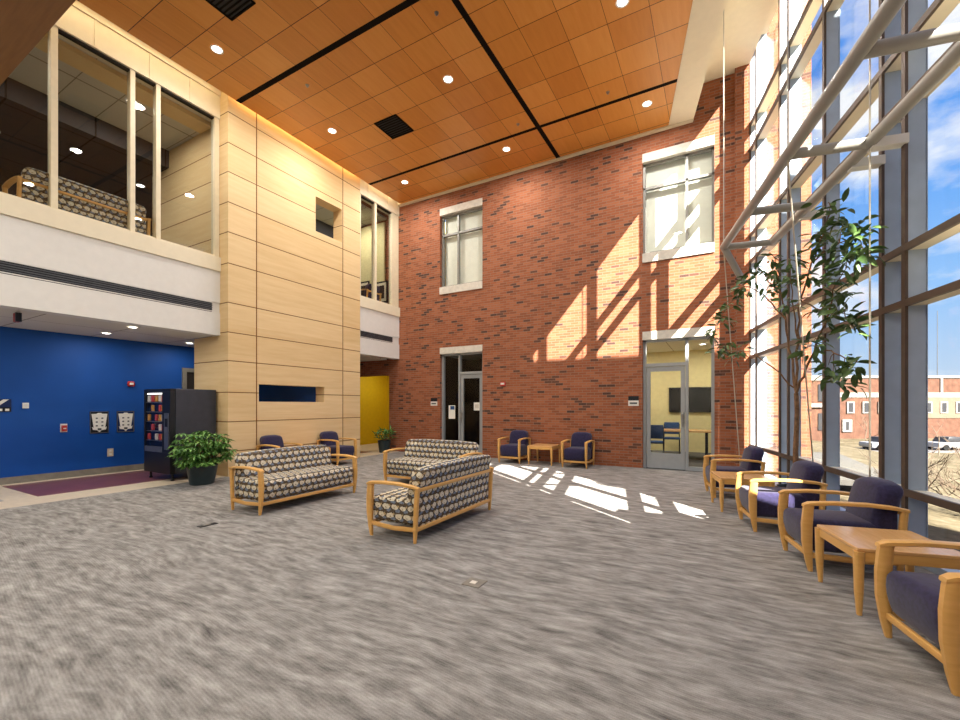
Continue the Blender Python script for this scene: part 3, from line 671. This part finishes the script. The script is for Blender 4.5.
bobj('keypad', 'sign_black', dr, .33, .42, f0 - .016, f0 - .012, 1.0, 1.15)
bobj('interior', 'machine_inner', vm, -W2 + .05, .20, f1 - .01, f1, .62, H - .06)
bobj('light_tube', 'machine_light', vm, -W2 + .08, .17, f0 + .022, f0 + .04, H - .10, H - .075)
for r in range(5):
    z = .72 + r * .18
    bobj('shelf', 'steel', vm, -W2 + .05, .20, f0 + .02, f1 - .01, z, z + .012)
for i, (col_, z) in enumerate((('snack_white', 1.46), ('snack_red', 1.28), ('snack_white', 1.1), ('snack_gold', .92), ('snack_white', .74))):
    for k, xx in enumerate((-.38, -.24, -.1, .04, .15)):
        if z < 1.4 and k < 3 and (i + k) % 2: continue
        m_ = ('snack_white', 'snack_red', 'snack_gold')[(i + k) % 3]
        bm = BM(); box(bm, xx - .04, xx + .04, f0 + .028, f0 + .065, z + .0, z + .12, .012)
        o = obj('snack_bag', bm, m_, None); o.location = vm.location
        tag(o, 'snack bag on a shelf inside the vending machine', 'snack', 'snack bags in the vending machine')
for a in (-.4, .4):
    for b in (-.33, .33):
        bm = BM(); lathe(bm, [(.03, 0), (.03, .02), (.018, .03), (.018, Z0)], (a, b, 0), 12); obj('foot', bm, 'black_metal', vm, 40)

# ================================================================ plants
def potted_shrub(name, label, loc, r, h, pot_r, pot_h, nst, nlf, lsz, mat='shrub_leaf', kind='umbrella'):
    t = thing(name, label, 'plant', loc)
    bm = BM(); lathe(bm, [(pot_r * .72, 0), (pot_r * .78, .01), (pot_r, pot_h * .93), (pot_r * 1.04, pot_h), (pot_r * .92, pot_h), (pot_r * .9, pot_h - .03)]); obj('pot', bm, 'pot_dark', t, 40)
    bm = BM(); lathe(bm, [(pot_r * .88, pot_h - .05), (pot_r * .88, pot_h - .03)]); obj('soil', bm, 'soil', t)
    st = BM(); lf = BM()
    for i in range(nst):
        an = random.uniform(0, 2 * PI); rr = r * math.sqrt(random.uniform(.05, 1)) * .85
        top = Vector((rr * math.cos(an), rr * math.sin(an), pot_h + (h - pot_h) * random.uniform(.05, 1) * (1.05 - .45 * rr / r)))
        b = Vector((random.uniform(-.3, .3) * pot_r, random.uniform(-.3, .3) * pot_r, pot_h - .04)); mid = (b + top) / 2 + Vector((0, 0, .08))
        tube(st, [b, mid, top], [.007, .005, .003], 5)
        for q in range(nlf):
            P = top if q % 3 else mid.lerp(top, random.uniform(.1, .9))
            c = P + Vector([random.gauss(0, .03) for _ in range(3)]); n = 7; ph = random.uniform(0, 6)
            if kind == 'umbrella':
                for k in range(n):
                    d = Vector((math.cos(ph + 2 * PI * k / n), math.sin(ph + 2 * PI * k / n), random.uniform(-.25, .2))); leaf(lf, c, d, lsz * random.uniform(.8, 1.15), lsz * .36, .35)
            else:
                d = Vector((random.gauss(0, 1), random.gauss(0, 1), random.uniform(.1, 1.2))); leaf(lf, c, d, lsz * random.uniform(.8, 1.2), lsz * .32, .3)
    obj('stems', st, 'bark', t, 60); obj('foliage', lf, mat, t, recalc=False)
    return t
potted_shrub('umbrella_plant', 'bushy green umbrella plant in a dark pot beside the vending machine', (-8.03, 4.22, 0), .50, 1.02, .24, .33, 60, 4, .13)
potted_shrub('potted_plant', 'small green plant in a dark round pot at the brick corner', (-8.66, 9.66, 0), .30, .68, .19, .36, 26, 3, .2, kind='x')

# tall fig tree beside the glass wall
tree = thing('fig_tree', 'tall slender indoor fig tree in a dark pot in front of the glass wall', 'tree', SC_(6.377, 2.2))
B0 = Vector(tree.location)
bm = BM(); lathe(bm, [(.15, 0), (.16, .01), (.21, .33), (.22, .36), (.20, .36), (.195, .32)]); obj('pot', bm, 'pot_dark', tree, 40)
bm = BM(); lathe(bm, [(.19, .30), (.19, .33)]); obj('soil', bm, 'soil', tree)
def TL(s, c, z): return Vector(SC_(6.377 + s, 2.2 + c)) - B0 + Vector((0, 0, z))
# limbs and leaf clumps as (along the glass, across, height)
LIMBS =  [[(-0.01, 0.0, 1.55), (0.1, -0.03, 2.11), (0.09, -0.1, 2.63), (0.1, -0.15, 3.03), (0.09, -0.2, 3.31)], [(-0.01, 0.0, 1.55), (-0.07, 0.0, 2.21), (-0.13, 0.0, 2.7), (-0.47, 0.0, 3.06), (-0.71, 0.02, 3.32), (-0.78, 0.05, 3.57)], [(-0.47, 0.0, 3.06), (-0.96, 0.02, 3.08), (-1.34, 0.05, 3.03)], [(-0.13, 0.0, 2.7), (-0.67, 0.02, 2.44), (-1.17, 0.02, 2.28)], [(-0.01, 0.0, 1.55), (-0.3, -0.0, 1.84), (-0.57, 0.0, 2.08), (-0.76, 0.02, 2.31), (-0.94, 0.02, 2.62), (-1.18, 0.02, 2.77)], [(-0.57, 0.0, 2.08), (-0.96, 0.02, 1.96), (-1.37, 0.02, 1.81)], [(-0.0, -0.02, 1.62), (0.05, -0.2, 1.85), (0.5, -0.35, 2.14), (1.16, -0.5, 2.23), (1.6, -0.55, 2.4)], [(0.08, -0.08, 2.5), (0.18, -0.25, 2.82), (0.64, -0.4, 3.13), (1.16, -0.5, 2.96), (1.45, -0.58, 2.71)], [(0.15, -0.1, 2.83), (0.3, -0.25, 3.14), (0.51, -0.3, 3.35)], [(-0.07, 0.0, 2.21), (-0.18, -0.1, 2.7), (-0.26, -0.15, 3.14)]]
CLUMPS =  [(-0.71, 0.05, 3.63), (-0.89, 0.05, 3.46), (-1.05, 0.05, 3.27), (-1.23, 0.05, 3.15), (-1.37, 0.05, 3.05), (-1.43, 0.05, 2.84), (-1.46, 0.05, 2.92), (-1.2, 0.02, 2.85), (-0.9, 0.0, 3.02), (-0.67, 0.0, 3.28), (-1.26, 0.02, 2.73), (-0.97, 0.0, 2.72), (-1.02, 0.02, 3.11), (-0.68, -0.05, 3.14), (-1.15, 0.0, 2.54), (-0.67, 0.0, 2.46), (-1.13, 0.02, 2.34), (-1.32, 0.02, 2.13), (-0.97, 0.0, 2.5), (-0.86, 0.0, 2.29), (-1.22, 0.02, 2.22), (-0.92, 0.02, 1.75), (-1.39, 0.02, 1.81), (-1.13, 0.02, 1.64), (-0.86, 0.0, 1.83), (-1.26, 0.02, 1.76), (-0.09, -0.2, 2.94), (-0.41, -0.2, 3.13), (0.11, -0.25, 3.34), (0.02, -0.2, 3.13), (-0.76, -0.1, 2.09), (-0.32, -0.2, 2.64), (-0.55, -0.1, 2.03), (-0.5, -0.2, 2.86), (-0.63, -0.1, 2.87), (0.46, -0.3, 3.28), (0.74, -0.4, 3.12), (1.04, -0.5, 2.9), (1.52, -0.58, 2.68), (1.45, -0.55, 2.3), (1.04, -0.5, 2.14), (0.05, -0.3, 2.9), (0.59, -0.35, 3.21), (0.86, -0.45, 3.01), (1.3, -0.54, 2.79), (1.8, -0.6, 2.6), (1.2, -0.52, 2.34), (0.82, -0.42, 2.21)]
br = BM()
tube(br, [TL(0, 0, .3), TL(.01, 0, .8), TL(-.01, .01, 1.3), TL(*LIMBS[0][0])], [.034, .03, .027, .025], 9)
pts_ = []
for li, lm in enumerate(LIMBS):
    P_ = [TL(*p) for p in lm]; fine = []
    for a, b in zip(P_, P_[1:]):
        for k in range(4): fine.append(a.lerp(b, k / 4) + Vector([random.gauss(0, .008) for _ in range(3)]))
    fine[0] = P_[0]; fine.append(P_[-1]); n = len(fine); r0 = .017 if li in (0, 1, 4) else .010
    tube(br, fine, [r0 + (.004 - r0) * k / (n - 1) for k in range(n)], 7); pts_ += fine[3:]
lf = BM()
def oval(bm, p, d, ln, wd):
    d = d.normalized(); up = Vector((random.gauss(0, .5), random.gauss(0, .5), 1)); s_ = d.cross(up).normalized(); n = s_.cross(d).normalized(); p = Vector(p)
    row = [(0, 0), (.22, .38), (.5, .5), (.78, .34), (1, 0)]; mid = [bm.verts.new(p + d * ln * t - n * ln * .28 * t * t) for t, q in row]
    for sg in (-1, 1):
        e_ = [bm.verts.new(p + d * ln * t + s_ * sg * wd * q + n * (wd * .15 - ln * .28 * t * t)) for t, q in row[1:-1]]
        fs = [(mid[0], e_[0], mid[1]), (mid[1], e_[0], e_[1], mid[2]), (mid[2], e_[1], e_[2], mid[3]), (mid[3], e_[2], mid[4])]
        for f in fs: bm.faces.new(f if sg > 0 else f[::-1])
for c_ in CLUMPS:
    c = TL(*c_); near = min(pts_, key=lambda q: (q - c).length)
    tube(br, [near, near.lerp(c, .5) + Vector((0, 0, .03)), c], [.005, .004, .002], 5)
    for k in range(random.randint(11, 15)):
        d = Vector((random.gauss(0, 1), random.gauss(0, 1), random.gauss(-.1, .6))).normalized(); p = c + d * random.uniform(.0, .07) + Vector([random.gauss(0, .035) for _ in range(3)])
        e_ = p + B0 + d * .15; cp = (e_.x + .2107 * e_.y) * .979
        if cp > 2.5: d = (d - Vector((.979, .206, 0)) * 1.2).normalized()
        oval(lf, p, d, random.uniform(.11, .17), random.uniform(.045, .062))
obj('trunk', br, 'bark', tree, 60)
obj('foliage', lf, 'fig_leaf', tree, 60, recalc=False)

# ================================================================ wall details
def flatthing(name, lab, cat, parts, loc=(0, 0, 0)):
    t = thing(name, lab, cat, loc)
    for n, m, a in parts: bobj(n, m, t, *a)
    return t
xw = -10.99
def shield(y, lab, dark):
    t = thing('shield_poster', lab, 'poster', (xw - .01, y, 1.05))
    bobj('backing', dark, t, .0, .012, -.14, .14, -.21, .21)
    bm = BM()
    for a in ((-.15, -.137, -.22, .22), (.137, .15, -.22, .22), (-.15, .15, .207, .22), (-.15, .15, -.22, -.207)): box(bm, .0, .016, *a)
    obj('border', bm, 'steel', t)
    def poly(pts, x0, x1, nm, m):
        bm = BM(); A = [bm.verts.new((x0, p * .8, q)) for p, q in pts]; B = [bm.verts.new((x1, p * .8, q)) for p, q in pts]; bm.faces.new(A[::-1]); bm.faces.new(B); n = len(pts)
        for i in range(n): bm.faces.new((A[i], A[(i + 1) % n], B[(i + 1) % n], B[i]))
        obj(nm, bm, m, t)
    poly([(-.16, .17), (-.06, .17), (-.03, .19), (.03, .19), (.06, .17), (.16, .17), (.115, -.11), (.15, -.09), (.13, -.15), (.05, -.16), (0, -.2), (-.05, -.16), (-.13, -.15), (-.15, -.09), (-.115, -.11)], .012, .018, 'shield', 'paper')
    for r in range(3):
        for s in (-1, 1): bobj('mark', 'vent_grey', t, .018, .020, s * .045 - .016, s * .045 + .016, .08 - r * .075 - .014, .08 - r * .075 + .014)
    bobj('mark', 'vent_grey', t, .018, .020, -.03, .03, -.165, -.12)
shield(3.80, 'white shield poster on the blue wall, left one of the pair', 'sign_black')
shield(4.24, 'white shield poster on the blue wall, right one nearest the vending machine', 'sign_navy')
flatthing('thermostat', 'small white square plate on the blue wall', 'thermostat', [('body', 'paper', (0, .03, -.04, .04, -.05, .05)), ('plate', 'white_paint', (.03, .034, -.02, .02, -.02, .03))], (-11, 2.74, 1.39))
t = flatthing('fire_alarm_pull', 'red and white fire alarm pull station on the blue wall', 'alarm', [('body', 'alarm_red', (.003, .05, -.035, .035, -.06, .05)), ('cover', 'white_paint', (.0, .01, -.05, .05, -.08, .08)), ('handle', 'paper', (.05, .06, -.02, .02, -.02, .0))], (-11 + .003, 3.26, .96))
t = thing('alarm_bell', 'round red alarm on the blue wall above the posters', 'alarm', (-11, 4.33, 1.85)); bm = BM(); box(bm, 0, .05, -.065, .065, -.055, .055, .024); obj('body', bm, 'alarm_red', t, 50); bobj('strobe', 'paper', t, .05, .06, -.035, .035, -.02, .025)
flatthing('wall_outlet', 'beige power outlet low on the blue wall', 'outlet', [('plate', 'cream_tile', (0, .008, -.05, .05, -.08, .08)), ('socket', 'white_paint', (.008, .011, -.02, .02, .015, .055)), ('socket', 'white_paint', (.008, .011, -.02, .02, -.055, -.015))], (-10.997, 3.98, .42))
# dark blue sign at the left picture edge: white slash over a row of letters
t = thing('wall_sign', 'dark blue wall sign with a white diagonal stroke at the left picture edge', 'sign', (-11, 2.34, 1.42))
bobj('panel', 'sign_navy', t, 0, .02, -.35, .22, -.06, .085)
bm = BM(); A = [(.02, -.02, -.05), (.02, .05, -.05), (.02, .19, .078), (.02, .12, .078)]; hexa(bm, [A[0], A[1], A[2], A[3]] + [(a[0] + .004, a[1], a[2]) for a in A]); obj('stroke', bm, 'paper', t)
bm = BM(); box(bm, 0, .016, -.35, .22, -.14, -.06); obj('letter_strip', bm, 'sign_black', t)
for k in range(6): bobj('letter', 'paper', t, .016, .02, -.28 + k * .085, -.23 + k * .085, -.125, -.085)
# exit sign under the balcony
t = thing('exit_sign', 'small dark red exit sign under the balcony ceiling at the left', 'sign', (-8.98, 2.16, 2.62)); bobj('body', 'exit_red', t, -.09, .0, -.03, .03, 0, .13, bev=.008)
bobj('side_panel', 'sign_black', t, .0, .045, -.03, .03, 0, .13); bobj('stem', 'white_paint', t, -.03, -.01, -.012, .012, .13, .16)
# room signs, notices and fire strobe on the brick wall
for xx, lab in ((-7.14, 'small black and white room sign left of the dark glass door'), (-1.69, 'small black and white room sign left of the meeting room door')):
    flatthing('room_sign', lab, 'sign', [('top_panel', 'sign_black', (-.11, .11, -.015, 0, .02, .12)), ('plate', 'white_paint', (-.11, .11, -.02, 0, -.10, .02)), ('text_bar', 'vent_grey', (-.08, .08, -.023, -.02, -.06, -.02))], (xx, YB, 1.48))
flatthing('fire_strobe', 'small red and white fire strobe on the brick wall above the left armchair', 'alarm', [('body', 'alarm_red', (-.07, .07, -.04, 0, -.05, .05)), ('lens', 'paper', (-.05, .05, -.055, -.04, -.02, .03))], (-4.94, YB, 1.95))
flatthing('notice', 'white paper notice with blue heading on the narrow glass of the left door', 'paper', [('sheet', 'paper', (-.11, .11, -.002, 0, -.21, .17)), ('heading', 'blue_chair', (-.05, .09, -.004, -.002, .05, .15))], (-6.62, YB + .13, 1.22))
flatthing('notice', 'small white notice on the left glass door leaf', 'paper', [('sheet', 'paper', (-.10, .10, -.002, 0, -.11, .11)), ('text_block', 'light_stone', (-.06, .06, -.004, -.002, -.05, .06))], (-5.80, YB + .126, 1.36))
# floor boxes
t = flatthing('floor_box', 'square brass floor outlet cover in the middle of the carpet', 'floor outlet', [('plate', 'grey_base', (-.075, .075, -.075, .075, 0, .006)), ('lid', 'light_stone', (-.03, .02, -.03, .02, .006, .009))], (-1.684, 2.915, 0))
t = flatthing('floor_box', 'dark floor outlet cover in the carpet in front of the left sofa', 'floor outlet', [('plate', 'sign_black', (-.04, .04, -.1, .1, 0, .006)), ('lid', 'grey_base', (-.02, .02, -.05, .03, .006, .009))], (-5.21, 2.80, 0))

# ================================================================ meeting room behind the glass door
tv = thing('wall_screen', 'large dark wall screen in the meeting room', 'screen', (-.42, 14.19, 1.555)); bobj('bezel', 'sign_black', tv, -.93, .93, -.06, 0, -.37, .37); bobj('display', 'screen_dark', tv, -.88, .88, -.065, -.06, -.33, .33)
mt = thing('meeting_table', 'light wood meeting table behind the glass door', 'table', (-1.35, 12.5, 0))
bobj('tabletop', 'table_wood', mt, -1.2, 1.2, -.5, .5, .71, .74)
for a in (-1.05, 1.05):
    for b in (-.4, .4): bobj('leg', 'sign_black', mt, a - .025, a + .025, b - .025, b + .025, 0, .71)
def mchair(lab):
    t = thing('meeting_chair', lab, 'chair', group='blue chairs round the meeting table')
    bm = BM(); box(bm, -.22, .22, -.22, .2, .43, .48, .02); obj('seat', bm, 'blue_chair', t, 50)
    bm = BM(); box(bm, -.2, .2, .2, .24, .56, .9, .015); obj('backrest', bm, 'blue_chair', t, 50)
    for a in (-.2, .2):
        bm = BM(); tube(bm, [(a, -.2, 0), (a, -.2, .43)], .012, 6); obj('leg', bm, 'sign_black', t); bm = BM(); tube(bm, [(a, .24, 0), (a, .2, .43), (a, .22, .85)], .012, 6); obj('leg', bm, 'sign_black', t)
    return t
m0 = mchair('blue meeting chair at the near side of the meeting table, leftmost'); m0.location = (-2.15, 11.75, 0); m0.rotation_euler.z = PI
dup(m0, (-1.45, 11.72, 0), PI + .1, 'blue meeting chair at the near side of the meeting table, second from the left')
dup(m0, (-2.0, 13.3, 0), 0, 'blue meeting chair at the far side of the meeting table, left')
dup(m0, (-1.2, 13.32, 0), .1, 'blue meeting chair at the far side of the meeting table, right')
dup(m0, (-2.85, 12.5, 0), PI / 2, 'blue meeting chair at the left head of the meeting table')
potted_shrub('office_plant', 'tall leafy plant in the meeting room behind the glass sidelight', (.35, 12.2, 0), .45, 1.75, .2, .35, 34, 5, .24, 'fig_leaf', 'x')
oc = thing('office_chair', 'dark office chair behind the dark glass door', 'chair', (-5.9, 11.6, 0)); bm = BM(); box(bm, -.25, .25, -.25, .25, .42, .5, .03); obj('seat', bm, 'sign_black', oc, 50); bm = BM(); box(bm, -.23, .23, .2, .27, .55, 1.0, .03); obj('backrest', bm, 'sign_black', oc, 50)
bm = BM(); tube(bm, [(0, 0, .05), (0, 0, .42)], .03, 8); obj('column', bm, 'sign_black', oc)
for k in range(5):
    a = 2 * PI * k / 5; bm = BM(); tube(bm, [(0, 0, .1), (.28 * math.cos(a), .28 * math.sin(a), .04)], .02, 6); tube(bm, [(.28 * math.cos(a), .28 * math.sin(a) - .01, .03), (.28 * math.cos(a), .28 * math.sin(a) + .01, .03)], .03, 8); obj('caster_leg', bm, 'sign_black', oc)

# ================================================================ outside
bm = BM()
nx, ny = 30, 40
gv = [[None] * (ny + 1) for _ in range(nx + 1)]
for i in range(nx + 1):
    for j in range(ny + 1):
        xx = .9 + (i / nx) ** 1.5 * 120 ; yy = -30 + j / ny * 150
        Lx = dl(2.9, yy); X_ = max(Lx, -20) + (i / nx) ** 1.6 * 120
        dd = (X_ - Lx) * .979; z = -.15 - 3.3 * min(1, max(0, dd - 1) / 22) ** .9 + random.uniform(-.05, .05) * min(1, dd)
        gv[i][j] = bm.verts.new((X_, yy, z))
for i in range(nx):
    for j in range(ny): bm.faces.new((gv[i][j], gv[i + 1][j], gv[i + 1][j + 1], gv[i][j + 1]))
tag(obj('ground', bm, 'dry_grass', None, 80), 'dry grass slope falling away outside the glass wall', 'ground', kind='structure')
F = Vector((-.4891, .8722, 0)); R_ = Vector((.8722, .4891, 0))
def far(name, lab, cat, z, lat):
    o = thing(name, lab, cat, F * z + R_ * lat + Vector((0, 0, -3.5)), math.radians(29.28)); return o
b = far('brick_building', 'long low brick building across the grass, with cream window band', 'building', 62, 54)
bobj('wall', 'far_brick', b, -6.6, 40, 0, 14, 0, 8.8); bobj('band', 'far_white', b, -6.7, 40.1, -.12, 0, 6.0, 6.7); bobj('coping', 'far_white', b, -6.7, 40.1, -.15, 14, 8.8, 9.15)
bobj('cream_band', 'far_cream', b, 7.5, 40, -.08, 0, 3.0, 6.0); bobj('pier', 'far_white', b, 12.6, 12.95, -.14, 0, 6.7, 8.8)
for k in range(14):
    xx = -4.9 + k * 2.25
    wf = bobj('window', 'far_white', b, xx - .55, xx + .55, -.16, -.08, 3.7, 5.4); bobj('pane', 'far_glass', wf, xx - .3, xx + .3, -.2, -.16, 3.9, 5.2)
wf = bobj('window', 'far_white', b, -1.6, -.2, -.16, 0, 1.0, 2.8); bobj('pane', 'far_glass', wf, -1.1, -.7, -.2, -.16, 1.3, 2.5)
b2 = far('brick_building', 'brick building wing with dark balconies seen beside the tree trunk', 'building', 56, 40.5)
bobj('wall', 'far_brick', b2, 0, 6.2, 0, 9, 0, 8.1); bobj('coping', 'far_white', b2, -.1, 6.3, -.15, 9, 8.1, 8.4); bobj('band', 'far_white', b2, 0, 6.2, -.3, 0, 4.6, 5.1)
for z in (1.6, 5.4):
    for k in range(2): bobj('window', 'far_glass', b2, .9 + k * 2.8, 2.5 + k * 2.8, -.1, 0, z, z + 2.2)
bm = BM(); 
rd = thing('road', 'pale asphalt road strip beyond the grass', 'road', F * 46 + R_ * 40 + Vector((0, 0, -3.46)), math.radians(29.28)); bobj('surface', 'asphalt', rd, -8, 40, -2.5, 2.5, 0, .05)
def car(z, lat, lab, m):
    t = far('car', lab, 'car', z, lat); t.location.z = -3.41
    bm = BM(); box(bm, -2.1, 2.1, -.85, .85, .3, .85, .12); obj('body', bm, m, t, 40)
    bm = BM(); vs = box(bm, -1.2, 1.3, -.75, .75, .8, 1.4, .1)
    for v in bm.verts:
        if v.co.z > 1.1: v.co.x *= .75
    obj('cabin', bm, 'far_glass', t, 40)
    for a in (-1.3, 1.3):
        for s in (-.8, .8): bm = BM(); tube(bm, [(a, s - .1, .32), (a, s + .1, .32)], .32, 14); obj('wheel', bm, 'rubber', t, 40)
car(46, 50.5, 'white car parked on the road outside, right of the double mullion', 'car_white'); car(46, 43.5, 'white car parked on the road outside, behind the tree leaves', 'car_white')
def bare(loc, h, lab, name='bare_shrub', cat='shrub', n0=7, grp='bare shrubs outside'):
    bm = BM()
    def grow(p, d, l, r, lv):
        q = p + d * l; tube(bm, [p, (p + q) / 2 + Vector([random.gauss(0, l * .05) for _ in range(3)]), q], [r, r * .8, r * .6], 4, False)
        if lv == 0: return
        for k in range(random.randint(2, 4)):
            dd = (d + Vector((random.gauss(0, .5), random.gauss(0, .5), random.gauss(.1, .3)))).normalized(); grow(p.lerp(q, random.uniform(.4, 1)), dd, l * random.uniform(.5, .8), r * .55, lv - 1)
    for k in range(n0): grow(Vector((random.gauss(0, .05) * (n0 > 1), random.gauss(0, .05) * (n0 > 1), 0)), Vector((random.gauss(0, .35) * (n0 > 1), random.gauss(0, .35) * (n0 > 1), 1)).normalized(), h * .42, .014 * h, 3)
    o = obj(name, bm, 'pale_bark', None, recalc=False); o.location = loc; tag(o, lab, cat, grp)
def gz(p):
    dd = (p.x - dl(2.9, p.y)) * .979; return -.15 - 3.3 * min(1, max(0, dd - 1) / 22) ** .9 - .03
for i, (Y_, d_, h_) in enumerate(((6.3, 2.2, 1.8), (7.2, 4.0, 1.9), (8.2, 1.6, 1.4), (5.9, 6.0, 2.2), (9.5, 3.2, 1.6), (8.5, 7.5, 2.4), (11.5, 5.5, 2.2), (10.5, 9, 2.6), (13, 12, 3.0), (9, 13, 3.0), (16, 15, 3.4), (12, 18.5, 3.4), (7.6, 5.9, 1.3), (4.9, 3.6, 1.5), (9.9, 5.9, 1.6), (6.4, 9.4, 2.0), (14, 8.2, 2.2), (18, 21, 3.4), (14.5, 25, 3.6), (9, 24, 3.6), (5.5, 15, 2.8), (21, 27, 3.6), (9.5, 30, 3.8), (16, 32, 3.8))):
    p = G(Y_, d_, 0); p.z = gz(p); bare(p, h_, 'pale bare leafless shrub on the dry grass outside the glass', grp='pale bare shrubs outside')
for i, (z, lat, h_, lab) in enumerate(((50, 45.2, 4.8, 'bare young tree in front of the far brick building'), (41, 44.0, 4.6, 'bare young tree seen right of the double mullion'), (80, 88, 12.5, 'bare treetop rising behind the far building roof'), (52, 42.2, 5, 'bare tree in front of the dark balconies of the far wing'))):
    p = F * z + R_ * lat; p.z = -3.5; bare(p, h_, lab, 'bare_tree', 'tree', 1, None)
for i, (z, lat, h_) in enumerate(((90, 88, 13),)):
    p = F * z + R_ * lat; t = thing('conifer', 'dark green tree rising behind the far building roof', 'tree', (p.x, p.y, -3.5)); bm = BM(); tube(bm, [(0, 0, 0), (0, 0, h_ * .9)], .25, 6); obj('trunk', bm, 'bark', t)
    bm = BM()
    for k in range(900):
        f = random.uniform(.15, 1); rr = (1 - f) * h_ * .28 + .3; a = random.uniform(0, 6.3); leaf(bm, (rr * math.cos(a) * random.uniform(.3, 1), rr * math.sin(a) * random.uniform(.3, 1), f * h_), (math.cos(a), math.sin(a), -.2), .9, .5)
    obj('foliage', bm, 'conifer', t, recalc=False)
pp = F * 80 + R_ * 85.5; bm = BM(); tube(bm, [(pp.x, pp.y, -3.5), (pp.x, pp.y, 19)], [.08, .05], 6); tag(obj('light_mast', bm, 'vent_grey'), 'thin tall mast rising behind the far building', 'mast')
# unseen screen of guessed shape, added outside to block part of the sun
pt = thing('added_shade_wall', 'unseen brick screen added outside, right of the glass wall, to shade it', 'wall', (0, 0, 0))
bobj('low_shade_panel', 'brick', pt, 2.4, 3.05, 2.3, 2.5, -1, 3.3); bobj('low_shade_panel', 'brick', pt, 3.05, 4.93, 2.3, 2.5, -1, 4.2); bobj('tall_shade_panel', 'brick', pt, 4.93, 9.35, 2.3, 2.5, -3, 11.58); bobj('shade_lintel', 'brick', pt, 2.4, 4.93, 2.3, 2.5, 8.2, 11.58); bobj('coping', 'light_stone', pt, 2.4, 9.35, 2.25, 2.5, 11.58, 11.72)
